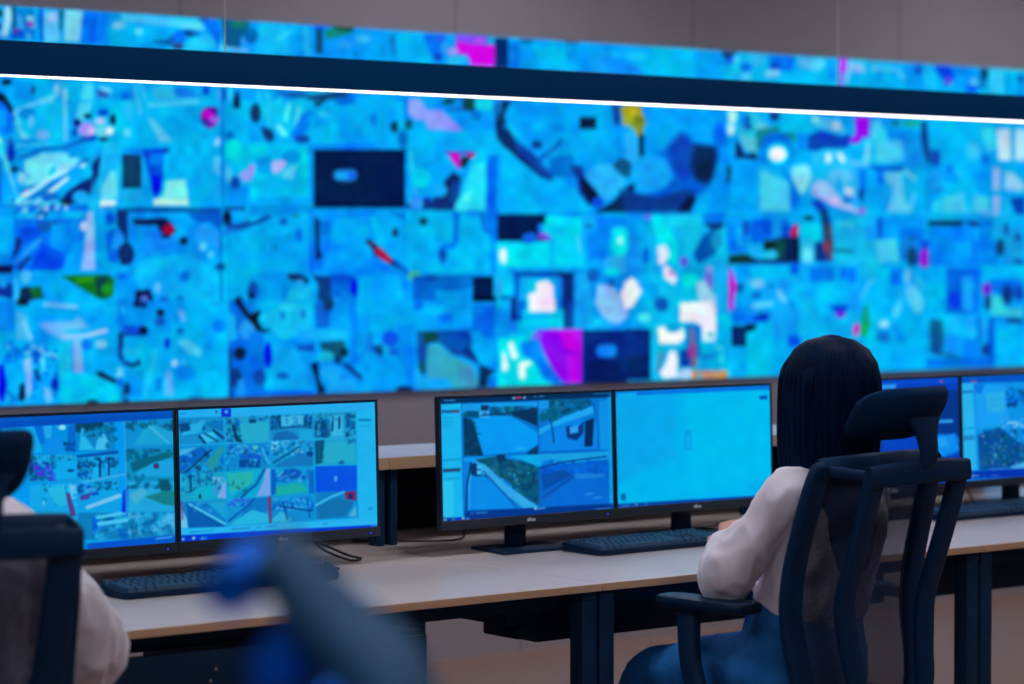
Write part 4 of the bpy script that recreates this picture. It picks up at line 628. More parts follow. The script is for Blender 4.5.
# second display: sixteen camera tiles
D('''
C 176 400 .2194
R 10b0ee 3 0 0 930 700; R 28b8ee 8 0 45 420 90; P 30b8f0 4 0 50 905 10 905 60 0 95; R 1020d0 3 208 48 252 88; E 60a0f8 3 231 64 9 9; R 60b8f0 3 225 60 237 68; E 0a3878 3 186 64 4 6; L 0a80c0 3 4 20 72 48 70
P 1890c8 4 12 92 220 85 222 210 12 218; S mkext 4 30 1 16 14 96 218 150; P 30b8e0 4 60 120 130 115 110 160 20 175; P 0c4078 4 10 120 60 115 65 150 20 158; P 40c8e8 4 110 170 170 155 190 190 140 210; L 0a2858 3 10 105 175 135 215; L 0a2050 3 10 170 150 215 185; L 0a4870 3 8 130 165 190 200; P 1070b8 3 150 110 215 105 215 150 190 150
P 28a8c8 4 224 90 425 82 425 205 224 210; S mktg 4 40 2 16 226 90 300 205; L 083048 4 14 262 130 275 190 300 205; S mt 4 20 3 12 330 82 422 105; P 0a3868 3 335 100 365 100 365 135 335 132; P 30b4cc 6 290 120 420 110 420 195 300 200
P 2090c8 4 428 82 625 75 625 200 428 205; S mkt 4 40 4 16 430 80 480 150; S mkt 4 30 5 14 580 75 622 140; L 0a3860 3 5 470 80 475 140 590 130 595 78; L 0a4870 3 4 475 110 590 104; P 58c0e0 4 480 85 580 80 580 125 480 130; P 1868a8 8 440 200 450 165 500 150 540 165 560 195; P 20b0d8 5 560 150 622 145 622 190 560 195; S tm 4 14 6 12 500 78 570 135
P 28a0c8 4 628 70 818 62 818 180 628 190; S kmkt 4 50 7 18 630 90 700 185; S kmt 4 30 8 18 770 70 816 180; P 48c0e0 5 700 85 760 80 760 175 710 180; L 083058 3 8 715 90 710 150; L 083058 3 8 745 90 742 140; S te 4 26 9 12 640 68 740 110
P 1090d0 4 12 222 220 212 220 350 12 362; P 0a60c0 4 12 270 120 222 140 260 12 350; S mkjeg 4 60 10 18 14 240 218 350; P 58b8e0 5 12 240 90 228 60 250 12 270; P 309898 5 130 300 210 220 218 240 160 345; L 0a3060 3 8 30 350 90 300 160 240
P 1088c8 4 224 212 425 205 425 335 224 342; S mkexj 4 60 11 16 226 214 422 270; R 0a3c90 3 285 285 380 320; R 1058c0 3 290 262 385 282; S et 4 24 12 14 226 280 420 335; L 50c0e8 3 8 390 230 420 300; E 58c8c0 3 360 228 14 10
P 1498d0 4 428 200 625 192 625 318 428 325; S mkexw 4 70 13 15 430 196 620 265; P 1878b8 5 450 310 560 250 622 270 622 312 450 320; L 0a3870 3 6 440 300 560 225; E 0a3880 3 608 258 16 12
P 28a8c8 4 628 188 818 182 818 305 628 312; P 0c5070 5 630 200 675 192 660 300 632 308; S ktg 4 20 14 12 630 192 670 300; P 30b4c8 6 680 210 810 195 812 295 670 300; S mk 4 12 15 10 735 285 770 305; S mt 4 16 16 10 770 186 818 215
P 20a8c8 4 12 350 220 340 220 480 12 480; S kmte 4 60 17 16 14 345 200 440; P 10b8c8 5 80 420 170 400 180 460 70 465; P a8b0e8 3 180 460 222 370 222 465; L 0a2c50 3 8 60 360 62 430; L 7888d0 3 10 195 370 170 440; E 0a3050 3 103 455 6 12; S xw 3 14 19 12 160 350 220 400
P 10b0d0 4 224 340 425 322 425 452 224 465; P 30c0a8 8 230 350 350 340 340 400 240 440; P a0aee8 3 425 325 425 450 360 455 395 380 400 325; L 0a58a0 3 12 290 460 360 400 400 330; L 0a78b8 3 6 270 455 340 400; S ge 5 16 20 14 226 380 320 460; S e 3 4 21 8 370 436 400 446
P 10a0d0 4 428 325 625 318 625 445 428 455; E 1058a8 5 525 350 44 24; S xjm 4 50 22 18 440 330 610 390; P 20b898 8 440 410 560 390 600 430 450 450; P 0860b8 5 428 330 450 330 450 440 428 450; P 0868c0 5 600 340 625 330 625 440 600 440
P 0450e0 3 630 315 818 310 816 428 630 435; E 40a8f0 4 722 372 8 14; L 60a8f8 3 5 715 380 722 362
P 1080c8 4 12 482 220 472 220 592 12 602; P 0a58a8 5 40 490 215 575 215 595 50 600; L 70d8f0 3 10 55 492 215 582; P 90d0f0 3 14 500 40 560 45 602 12 602; L b03060 3 6 16 480 22 560; S xt 4 18 23 12 60 480 218 530; P 20a8d0 5 130 480 218 476 218 560
P 1898d0 4 224 468 425 455 425 580 224 592; S jmMe 4 50 24 16 228 466 340 500; P 1078c0 5 330 465 412 460 412 520 280 560; P 30c0e0 5 270 560 340 515 420 540 420 575 230 590; L 0a50a8 3 8 230 570 330 490 350 465; P 9a3060 3 412 458 428 452 428 575 416 578
P 1090d0 4 428 455 625 448 625 565 428 578; S jmxe 4 60 25 16 430 460 620 520; P 40c0d8 5 430 560 470 520 520 560 500 572 430 575; L 0a3c80 3 7 470 500 610 520; L 0a3c80 3 6 480 480 500 560; L 0a3c80 3 5 590 460 600 550
P 1080c0 4 628 435 818 428 818 548 628 560; P 1470a8 6 632 500 730 460 800 480 780 540 640 555; L 60d0f0 3 8 628 495 700 455 760 432; P b01848 3 762 432 812 428 812 472 765 465; R 0a2060 3 780 440 796 465; P 60b8e0 3 775 545 812 490 812 545; L 20a8e0 3 6 770 540 810 480
R 28c0ee 4 822 60 905 560; R 0a80b8 3 830 97 886 108; R 0888c8 3 865 505 885 514; L 0a98d0 3 3 832 130 880 128; L 30c0f0 3 4 12 220 818 182; P 38c0f0 3 0 608 905 550 905 585 0 636; L 1088c0 3 5 55 620 160 612; L 1088c0 3 5 245 606 325 600; L 1088c0 3 5 360 598 375 596; L 1088c0 3 5 400 594 450 590; L 1088c0 3 5 665 577 680 575
P 0430c8 3 0 636 905 582 905 606 0 672; P 0860e0 3 100 640 132 638 132 660 100 662; E a0c8f8 3 22 653 7 6; E f0f0f8 3 70 648 7 6; E 8080e8 3 112 648 6 5; L 60a8f0 3 4 880 588 900 587
''')
# third display: four road views
D('''
C 436 385 .2267
R 0a60c0 3 0 40 800 640; P 04244c 3 10 60 780 35 780 62 10 88; L 40a0e0 2 4 30 72 42 72; L 60a0d8 2 5 44 74 82 72; R e03850 2 354 56 380 66; R f0f4f8 2 340 60 352 67; R e0ecf8 2 388 58 398 66; L 40a0e0 2 4 434 58 446 57; L 60a8e0 2 4 460 56 480 55; L 2080c0 2 4 700 46 765 42
P 20c0f0 3 18 92 108 85 112 590 20 595; P 0a90c8 3 20 115 102 112 102 128 20 130; R 303870 2 22 120 70 127; R 902848 2 70 118 100 127; L 10a0d0 2 5 28 152 70 150; L 10a0d0 2 5 28 168 66 166; L 10a0d0 2 5 28 182 64 180; L 10a0d0 2 5 28 194 64 192; L 0a90b8 2 5 20 340 106 334; P 10a0c8 3 22 375 104 370 104 392 22 396; P 402858 2 24 380 100 375 100 386 24 390; L 10a0c8 2 6 30 422 100 418; P 38d0f0 4 22 430 70 430 70 590 22 592
P 0874c8 4 112 90 450 78 450 318 112 325; P 18a4e8 4 112 88 450 78 450 125 330 125 112 130; S gktm 3 60 41 20 120 120 200 150; S gktm 3 70 42 22 235 100 450 150; P 0c2840 4 330 125 450 105 450 190 420 175 340 140; P 08a0f4 4 160 158 250 140 330 142 450 215 450 270 400 300 200 315; P 0a2c38 4 118 150 160 160 205 318 120 318; S kg 3 24 43 16 118 160 200 318; P 50b8f0 2 190 120 235 115 235 150 190 150; R 102c50 2 198 95 232 118; E 1888d8 2 215 128 10 8; P 0c3458 3 405 300 450 270 450 318 400 315; L 60c0f0 2 4 352 288 390 284; L 0a3850 2 6 200 140 330 130
P 0878d0 4 455 75 770 60 770 300 455 305; P 1c9ce8 4 455 75 560 70 500 130 455 140; S gkht 3 90 44 24 500 68 690 140; S gt 3 40 45 20 458 110 560 170; P 28b0f4 4 455 230 455 200 560 150 690 95 700 130 640 150 520 190; P 0a88e8 4 455 240 520 190 640 155 720 170 715 285 460 300; L 0a3868 2 6 505 150 515 200 520 260; P 0a2c70 3 575 190 600 182 610 215 640 180 655 165 650 220 620 250 580 240; P 40a8f0 2 590 190 628 185 630 215 592 222; P 061c48 3 660 165 700 152 690 275 655 278; L 1060b0 2 5 700 90 715 180 715 285; P 1098e8 3 722 80 765 75 765 290 722 295; L 0a58b0 2 5 640 120 700 90
P 0880dc 4 115 325 450 312 450 545 115 560; P 18a0e8 3 115 330 260 322 180 345 115 345; P 124c58 4 170 335 265 322 350 340 450 375 450 540 400 500 270 400 200 355; S gkth 3 110 46 24 200 335 450 420; S gkt 3 70 47 22 330 400 450 520; P 40b0e8 3 165 345 210 355 300 440 450 545 380 548 280 465 200 390; S ex 2 30 48 10 200 380 420 520; L 0a3c80 2 4 205 385 350 545; P 0a90e8 4 130 400 200 400 345 548 140 555; L 0c2858 3 7 150 350 130 450 125 560; L 60c8f0 2 4 158 350 140 450 140 555; P 0a2c60 2 145 355 175 352 175 405 150 405; P 60c8f0 2 175 365 195 365 195 400 175 400; L 0a2450 2 5 165 408 195 405; L 0a2450 2 5 170 380 190 380; P 0c2c50 3 265 315 300 312 310 345 270 345
P 0a60c4 4 455 300 770 290 770 530 455 545; P 10b0e8 4 320 318 770 296 770 330 450 365; P 20a8e0 3 455 310 770 300 770 325 560 340 455 368; S jmu 3 60 49 22 460 335 750 400; R 2080d8 2 610 395 740 418; P 0848a0 3 460 400 560 380 600 400 470 470; P 0868d0 4 470 520 600 420 760 410 760 520 480 540; L 0a3078 2 6 455 370 560 345 750 320; L 60b0f0 2 4 655 486 690 482; L 60b0f0 2 4 690 502 725 498; P 10a0e8 3 760 60 775 60 775 530 760 530; L 0a3890 2 5 470 500 600 410
P 042c80 3 20 595 120 590 120 565 775 525 775 550 20 612; R e0ecf8 2 428 546 440 554; L 80b8f0 2 5 446 550 476 546; L 60a8f0 2 4 168 572 218 568; L 60a8f0 2 4 145 573 155 572; L 60a8f0 2 5 700 552 765 546; L f0f8fc 2 5 24 604 36 602; L 90a8f0 2 5 62 602 74 600; E 2020e0 2 90 600 9 6; R e0f0fa 2 106 592 118 600; E 80a0f0 2 132 598 6 6; L 0c58c8 2 4 740 528 765 526
''')
# fourth display: one plain page
D('''
C 600 370 .2925
R 00c4f0 4 40 40 600 500; P 0ab4ec 30 40 60 260 50 260 300 40 400; P 00ccf2 40 300 60 580 50 580 400 300 420; P 0878e0 3 50 72 590 48 590 66 130 84 50 92; P 10b8f0 3 60 78 128 74 128 86 60 90; P 0440b0 3 545 88 572 86 572 98 548 100; P 2868a8 3 290 212 312 208 312 222 290 226; P 08a8dc 3 290 205 314 202 314 270 288 272; P 10b8f0 3 294 225 312 222 312 266 294 268; L 08a4d4 3 3 300 240 312 238; L 08b4e0 3 5 225 185 240 180; P 0868a8 3 62 428 80 426 80 450 62 452; P 0a3c98 3 45 464 600 424 600 436 45 480; E a0c8f0 2 116 465 4 3; E 60a8e8 2 150 462 3 3; L 5090d8 2 4 70 470 90 468; E c8e8f8 3 565 388 14 6; R 00baf0 30 500 380 580 420
''')
# first display: twelve camera tiles
D('''
C 0 410 .1462
P 0648b8 3 -400 70 1200 -40 1200 60 -400 140; P 00a4f0 4 -400 110 -10 100 -10 1000 -400 1000; S mgke 5 60 50 40 -400 120 -10 900
R 0094e0 4 150 96 490 320; P 0870d8 6 200 100 260 100 280 240 240 240; P 18b8f4 8 150 110 200 110 260 300 160 320; E 1090e8 8 350 260 70 60; P 30b0f0 6 270 110 330 105 320 200 280 200; E b0f0f0 5 400 125 24 20; S w 4 8 51 14 360 110 420 140; P 0868c8 6 440 120 490 100 490 300 430 300; S km 4 20 52 24 400 230 490 300
R 0a88c8 4 492 90 760 300; P 0c3848 5 492 95 684 90 684 120 560 160 492 160; P 30c0ec 6 530 130 560 140 560 200 620 290 510 290; P 58c8f0 6 620 290 640 210 684 170 720 240 700 290; P 1088c0 5 570 150 650 120 640 220 600 240; S kgt 4 40 53 22 500 95 760 200; S kgt 4 20 99 22 690 110 780 290
R 10a0d8 4 160 320 490 520; S etx 4 40 54 26 200 320 490 380; P 10b4ec 8 300 380 490 360 490 490 360 500; S mkst 4 60 55 30 165 370 350 510; E 0a3878 4 450 435 24 10; S kt 4 30 98 24 160 330 220 500
P 18a8e4 4 492 330 780 300 780 520 492 530; P 0a50a0 4 492 325 780 295 780 320 492 345; S kmtk 4 60 56 24 495 340 780 420; L 0a2450 3 12 655 360 650 480; P 20b8f0 6 600 420 640 400 640 500 600 500; S km 4 24 57 26 495 400 600 500; L 0a2450 3 10 715 350 712 470
P 18b0e8 4 160 540 490 520 490 1000 160 1000; S ewt 4 40 58 30 250 530 490 684; P 703878 4 410 590 440 600 480 760 440 760; P 30c4e4 5 280 560 400 550 420 684 350 684
P 10a8e8 4 492 530 780 515 780 960 492 960; S gkt 4 30 59 24 600 515 780 580; P 603898 4 510 620 590 590 570 640 510 650; S mk 4 20 60 24 492 530 540 620; S xm 4 20 61 30 540 540 640 620; L a0d0f0 4 30 560 700 780 620
C 0 400 1
R 1094d0 2 122 20 176 52; S kg 2 24 62 6 122 22 174 34; P 20acd4 3 130 48 140 32 150 26 172 36 172 48; L 60c0e0 2 2 146 28 165 46
R 1090b8 2 122 52 172 86; S kgt 2 26 63 6 122 52 170 64; P 0a6070 2 126 66 160 56 168 60 128 76; P 20a8dc 2 126 80 150 66 170 62 170 82; E 502858 1 152 70 3 3; S tk 2 10 64 4 122 78 140 86
R 28b0dc 2 122 86 172 118; S kt 2 24 65 5 122 86 170 94; P 1c8028 2 140 102 160 96 170 96 170 112 158 110; P 0a5038 2 154 84 164 84 166 96 156 96; P 60b8d0 2 124 100 138 92 142 98 130 110
R 1080b8 2 72 118 172 146; S xte 2 50 66 8 122 118 170 144; S jte 2 30 67 8 86 118 122 146; P 60d0f0 1 90 122 120 116 120 120 90 125; P 60d0f0 1 90 128 122 124 122 128 92 132; P 0450c8 1 80 150 172 142 172 150 80 158; L 60b8f0 1 1.5 150 146 166 144; P 0828d8 2 118 96 123 90 122 118 116 118; L 58b8e0 1 2 78 86 121 78; L 40a8e0 1 1.5 121 20 121 118
P 0448b8 1 -40 -2 176 -14 176 20 -40 30; L 1050c0 1 3 -40 22 172 10; R e04870 1 140 4 149 7; S w 1 5 68 2 150 3 170 6; P 0450b8 1 0 12 172 3 172 16 0 22
''')
# fifth and sixth displays
D('''
C 860 365 .2047
P 0838b8 3 -220 60 480 50 480 640 -220 660; P 0848c8 3 -220 60 480 50 480 78 -220 95; P 40a0f0 6 70 90 180 85 170 108 80 110; E e050a0 3 395 70 10 6; R 062c80 8 -180 110 480 330; P 0a2c78 6 -180 120 100 110 100 400 -180 420; L 40a8f0 3 14 370 263 443 260; P 1898f0 10 330 340 460 320 478 400 400 430 350 430; P 30a8f4 8 340 350 400 330 440 360 390 390; S ab 5 16 70 26 340 320 478 430; S ab 5 30 71 36 -180 420 330 580; R 0a2c98 5 -200 580 480 600
R 1098e8 3 488 50 1180 560; P 0450c0 3 488 50 1180 20 1180 62 488 78; E d04890 3 565 70 14 6; P 38c0f0 3 492 80 558 76 565 520 500 525; P 1080c0 3 498 118 558 114 558 126 498 130; L 1080c0 3 5 496 310 560 306; P 2090c0 3 500 345 560 341 560 350 500 354; P 2870a8 3 500 358 556 354 556 364 500 368; P 20a8f4 6 568 90 730 85 740 280 600 300 570 300; L 18b0d8 3 6 560 310 700 290; P 0a78e0 4 565 90 620 80 600 130 570 130; P 38b8e8 8 620 130 720 120 720 220 630 230; L 28b0e0 3 4 640 160 715 158; L 28b0e0 3 4 640 190 715 188; S kma 4 40 72 24 725 100 830 200; P 1090e8 6 690 300 760 280 1180 340 1180 420 800 400; P 0a4890 5 575 340 690 300 780 370 900 440 900 500 580 520; S kgthm 4 110 73 22 578 310 860 500; S wxe 3 40 74 12 590 330 860 500; S kgma 4 120 76 30 860 100 1170 480; S xw 3 16 75 16 700 250 820 310; P 60b8e8 3 740 500 830 470 1170 460 1170 490 760 520; L 40a8f0 3 6 640 516 760 508
P 0428a8 3 500 530 1180 480 1180 530 500 570; L a0c0f8 2 5 526 555 575 550; S w 2 10 77 5 526 540 620 556; L 6080f8 2 5 640 548 680 545
''')
DESKPIC.grain(0.025, [30], 9)
DESKPIC.cool('0090dc', .12)
DESKPIC.soften(2.4)
DESKPIC.sharpen(5.0, .35)
# ------------------------------------------------------------------ room
X0, X1, Y0, Y1, ZC = -2.6, 12.6, -2.6, 8.161, 3.1
def wall_clad_material():
    m = M['wallclad']; nt = m.node_tree; b = nt.nodes['Principled BSDF']
    tc = nt.nodes.new('ShaderNodeTexCoord'); sp = nt.nodes.new('ShaderNodeSeparateXYZ')
    md = nt.nodes.new('ShaderNodeMath'); md.operation = 'PINGPONG'; md.inputs[1].default_value = 0.61
    lt = nt.nodes.new('ShaderNodeMapRange'); lt.inputs[1].default_value = 0.0; lt.inputs[2].default_value = 0.006
    lt.inputs[3].default_value = 0.45; lt.inputs[4].default_value = 1.0
    mul = nt.nodes.new('ShaderNodeMixRGB'); mul.blend_type = 'MULTIPLY'; mul.inputs[0].default_value = 1
    old = b.inputs['Base Color'].links[0].from_socket
    nt.links.new(tc.outputs['Object'], sp.inputs[0]); nt.links.new(sp.outputs[0], md.inputs[0]); nt.links.new(md.outputs[0], lt.inputs[0])
    nt.links.new(old, mul.inputs[1]); nt.links.new(lt.outputs[0], mul.inputs[2]); nt.links.new(mul.outputs[0], b.inputs['Base Color'])
wall_clad_material()

def slab(name, lo, hi, m, **k):
    bm = NB(); box(bm, lo, hi)
    return tag(build(name, bm, m, smooth=False), kind='structure', **k)
slab('floor', (X0, Y0, -0.1), (X1, Y1, 0), M['floor'])
slab('ceiling', (X0, Y0, ZC), (X1, Y1, ZC + 0.1), M['ceil'])
slab('wall_back', (X0 - .1, Y1, 0), (X1 + .1, Y1 + 0.12, ZC), M['wallclad'])
slab('wall_left', (X0 - .1, Y0, 0), (X0, Y1, ZC), M['wallpaint'])
slab('wall_right', (X1, Y0, 0), (X1 + .1, Y1, ZC), M['wallpaint'])
slab('wall_front', (X0 - .1, Y0 - .12, 0), (X1 + .1, Y0, ZC), M['wallpaint'])
slab('trim_1', (X0, 7.76, 0), (X1, Y1, 0.62), M['wallclad'])

# ------------------------------------------------------------------ video wall
WD = 8.14
def at(px, py, Y):
    """the point at distance Y behind the photograph's pixel (px, py), from the fitted camera"""
    a = (px - 512) / FPX; b = (342 - py) / FPX
    cp, sp = math.cos(PITCHA), math.sin(PITCHA)
    hf = cp + b * sp
    dx, dy, dz = ST * hf + CT * a, CT * hf - ST * a, -sp + b * cp
    t = Y / dy
    return Vector((dx * t, Y, HC + dz * t))
FPX, HORIZ = 2647.0, 253.0
PITCHA = math.atan((342 - HORIZ) / FPX)
yt = lambda x: 4.9 + 0.0632 * x
yb = lambda x: 405.8 - 0.0379 * x
seams = [-78, 230, 494.5, 726, 928, 1107]
ztop = at(494.5, yt(494.5), WD).z; zbot = at(360, yb(360), WD).z
xs = [at(229, 200, WD).x + 1.213 * (i - 1) for i in range(6)]
PH = (ztop - zbot) / 2
video_mat = display_mat('video_wall_picture', 1.0, 0.6)
vw_labels = [['black pillar and blue cone streets in upper wall screen, at the far left', 'wall screen with green treetops on a camera tile, bottom left of the video wall'],
             ['upper wall screen with one black tile and a pink block at its top right', 'lower wall screen with a thin dark red diagonal stroke, second from left'],
             ['upper wall screen filled by one big picture with a yellow patch', 'lower wall screen with purple tile, black tile and bright white glare'],
             ['upper wall screen with a round white glow and small purple block', 'lower wall screen behind the seated woman\'s dark hair'],
             ['upper wall screen at the right edge with pale window-like shapes', 'lower wall screen at the far right, flat blue tile with a magenta dot beside it']]
vw_labels[0][0] = 'upper wall screen at the far left, a lone black pillar and blue cone on it'
for c in range(5):
    for r in range(2):
        w, h = 1.213, PH
        z0 = ztop - (r + 1) * h
        xc = (xs[c] + xs[c + 1]) / 2
        p = empty('video_wall_screen', (xc, WD, z0), label=vw_labels[c][r], cat='wall screen', group='screens of the video wall')
        bm = NB(); box(bm, (-w / 2 + .0015, 0.004, 0.0015), (w / 2 - .0015, 0.018, h - .0015), 0.003)
        build('housing', bm, M['bezel'], p)
        xa, xb = seams[c], seams[c + 1]
        m0, m1 = (yt(xa) + yb(xa)) / 2, (yt(xb) + yb(xb)) / 2
        if r == 0: q = [(xa, yt(xa)), (xb, yt(xb)), (xb, m1), (xa, m0)]
        else: q = [(xa, m0), (xb, m1), (xb, yb(xb)), (xa, yb(xa))]
        display('screen', w - .001, h - .001, 190, 112, WALLPIC, q, video_mat, p)

# ------------------------------------------------------------------ pendant linear lamp
LD = 6.0
zb0 = at(500, 98, LD).z; zb1 = at(500, 67, LD).z
lx0, lx1 = at(-60, 90, LD).x, at(1090, 90, LD).x
lamp_em = emis('lamp_diffuser_light', (1.0, 0.90, 0.97), 4.0)
p = empty('pendant_lamp', ((lx0 + lx1) / 2, LD, zb0), label='long navy linear pendant lamp hanging in front of the video wall, lit strip below', cat='pendant lamp')
L2 = (lx1 - lx0) / 2
bm = NB(); box(bm, (-L2, 0, 0.0032), (L2, 0.05, zb1 - zb0), 0.002); build('lamp_body', bm, M['lampbody'], p)
bm = NB(); box(bm, (-L2 + .004, 0.012, 0), (L2 - .004, 0.032, 0.0031), 0.001); build('diffuser', bm, lamp_em, p, smooth=False)
for px in (225, 838, 1050):
    wx = at(px, 20, LD + .025).x - (lx0 + lx1) / 2
    bm = NB(); tube(bm, [(wx, 0.025, zb1 - zb0 - .002), (wx, 0.025, ZC - zb0 - 0.012)], 0.0018, 1, 8)
    build('suspension_wire', bm, M['wire'], p)
    bm = NB(); cyl(bm, (wx, 0.025, ZC - zb0 - .012), 0.03, 0.012, 20, bev=.002); build('ceiling_cup', bm, M['wire'], p)

# unseen ceiling panels, added to light the room and the foreground chair
ceil_fill_em = emis('added_ceiling_fill', (0.92, 0.92, 1.0), CEIL)
first = None
for i, (cx, cy) in enumerate([(-1.2, 1.6), (-1.2, 4.3), (1.5, 1.6), (4.2, 1.6), (6.9, 1.6), (1.5, 4.3), (4.2, 4.3), (6.9, 4.3), (9.6, 4.3), (3.0, 6.9), (6.0, 6.9), (9.0, 6.9)]):
    if first is None:
        first = empty('added_ceiling_light', (cx, cy, ZC - 0.03), label='unseen square white ceiling panel with thin frame, added to light the room', cat='ceiling light', group='added unseen ceiling light panels')
        bm = NB()
        for s in (-1, 1):
            box(bm, (-.31, s * .3 - .012, 0), (.31, s * .3 + .012, 0.0295), .002)
            box(bm, (s * .3 - .012, -.289, 0), (s * .3 + .012, .289, 0.0295), .002)
        build('frame', bm, M['ceil'], first)
        bm = NB(); box(bm, (-.288, -.288, 0.008), (.288, .288, 0.02)); build('diffuser', bm, ceil_fill_em, first, smooth=False)
    else:
        o = copy_tree(first); o.location = (cx, cy, ZC - .03)

# ------------------------------------------------------------------ desks
DF = 4.535; DT = 0.75; TK = 0.018; RB = 5.29; PITCH = 1.262
sx1 = at(602.5, 584, DF).x
desk_x = [sx1 - 2 * PITCH, sx1 - PITCH, sx1, sx1 + PITCH, sx1 + 2 * PITCH]
desk_lab = ['pale wood desk at the left edge, in front of the man in the white shirt',
            'pale wood desk behind the blurred foreground chair, a black pedestal beneath',
            'pale wood desk at which the long-haired woman sits',
            'pale wood desk right of the woman, its twin legs by the picture edge']
for i in range(4):
    xa, xb = desk_x[i], desk_x[i + 1]
    w = xb - xa
    p = empty('desk', (xa, DF, 0), label=desk_lab[i], cat='desk', group='row of operator desks')
    bm = NB(); box(bm, (.001, 0.0015, DT - TK), (w - .001, RB - DF - .006, DT), 0.0012, 1); build('desktop', bm, M['desk'], p)
    bm = NB(); box(bm, (.001, -0.0005, DT - TK + .0008), (w - .001, 0.0015, DT - .0008), 0.0005, 1); build('edge_band', bm, M['edge'], p)
    bm = NB(); box(bm, (.001, RB - DF, DT - TK), (w - .001, 6.02 - DF, DT + .010), 0.0012, 1); build('rear_board', bm, M['desk'], p)
    for s in (0, 1):
        lx = .004 if s == 0 else w - .004 - .043
        for ly in (.014, 0.735):
            bm = NB(); box(bm, (lx, ly, 0.012), (lx + .043, ly + .045, DT - TK - .02), .003); build('leg', bm, M['steel'], p)
            bm = NB(); cyl(bm, (lx + .0215, ly + .0225, 0), .018, .012, 16); build('levelling_foot', bm, M['rubber'], p)
        bm = NB(); box(bm, (lx, .014, DT - TK - .020), (lx + .043, 1.42, DT - TK - .0005), .002)
        build('side_beam', bm, M['steel'], p)
    bm = NB(); box(bm, (.047, .10, DT - TK - .045), (w - .047, .14, DT - TK - .001), .002); build('cross_beam', bm, M['steel'], p)
    if i in (0, 2, 3):
        bm = NB(); box(bm, (.05, .30, DT - TK - .155), (w - .05, .315, DT - TK - .0455), .002); box(bm, (.05, .3155, DT - TK - .155), (w - .05, .45, DT - TK - .145), .002)
        build('cable_tray', bm, M['steel'], p)
    if i == 1:
        bm = NB(); box(bm, (.05, .06, DT - TK - .135), (w * .40, .075, DT - TK - .047), .002); build('modesty_rail', bm, M['steel'], p)
        for dx in (.255, .243):
            pass
        for (sx, sz) in ((.285, .645), (.272, .622)):
            bm = NB(); cyl(bm, (sx, .0595, sz), .004, .003, 12, M=Matrix.Rotation(R(90), 4, 'X')); build('screw', bm, M['chrome'], p)
        bm = NB(); box(bm, (w - .15, .16, DT - TK - .085), (w - .05, .34, DT - TK - .046), .004)
        box(bm, (w - .11, .17, DT - TK - .12), (w - .05, .30, DT - TK - .088), .006); build('cable_clip_box', bm, M['steel'], p)

# pedestal cabinet under the second desk
px0 = at(262, 640, DF + .17).x; px1 = at(424, 640, DF + .17).x
p = empty('pedestal_cabinet', ((px0 + px1) / 2, DF + .17, 0), label='black steel drawer pedestal under the desk behind the blurred foreground chair', cat='drawer pedestal')
w2 = (px1 - px0) / 2
bm = NB(); box(bm, (-w2, 0, .04), (w2, .5, .66), .004); build('body', bm, M['steel'], p)
for k, (a, b) in enumerate(((.05, .24), (.247, .44), (.447, .65))):
    bm = NB(); box(bm, (-w2 + .004, -.018, a), (w2 - .004, -.001, b), .003); d = build('drawer', bm, M['steel'], p)
    bm = NB(); box(bm, (-.06, -.030, (a + b) / 2 - .006), (.06, -.0185, (a + b) / 2 + .006), .004); build('handle', bm, M['plastic'], d)
for sx in (-1, 1):
    for sy in (.05, .45):
        bm = NB(); cyl(bm, (sx * (w2 - .05), sy, 0), .02, .0395, 14); build('foot', bm, M['rubber'], p)

# ------------------------------------------------------------------ raised shelf behind the monitors
SF = 5.36; SZ = at(400, 457, SF).z
sh_lab = ['raised pale shelf on navy posts behind the leftmost monitors', 'raised pale shelf on navy posts between the two left monitor pairs, seen in the gap',
          'raised pale shelf on navy posts behind the monitors in front of the woman', 'raised pale shelf on navy posts behind the monitors at the right edge']
for i in range(4):
    xa, xb = desk_x[i], desk_x[i + 1]; w = xb - xa
    p = empty('monitor_shelf', (xa, SF, DT + .010), label=sh_lab[i], cat='shelf', group='raised shelves behind the monitors')
    z1 = SZ - DT - .010
    bm = NB(); box(bm, (.001, 0.0015, z1 - .030), (w - .001, .34, z1), .001, 1); build('shelf_board', bm, M['desk'], p)
    bm = NB(); box(bm, (.001, 0, z1 - .0295), (w - .001, .0015, z1 - .0005), .0004, 1); build('edge_band', bm, M['edge'], p)
    for s in (0, 1):
        lx = .016 if s == 0 else w - .003 - .020
        bm = NB(); box(bm, (lx, .015, 0), (lx + .020, .06, z1 - .0305), .002); build('post', bm, M['steel'], p)
    bm = NB(); box(bm, (.002, .305, 0), (w - .002, .320, z1 - .0305), .002); build('back_panel', bm, M['panel'], p)

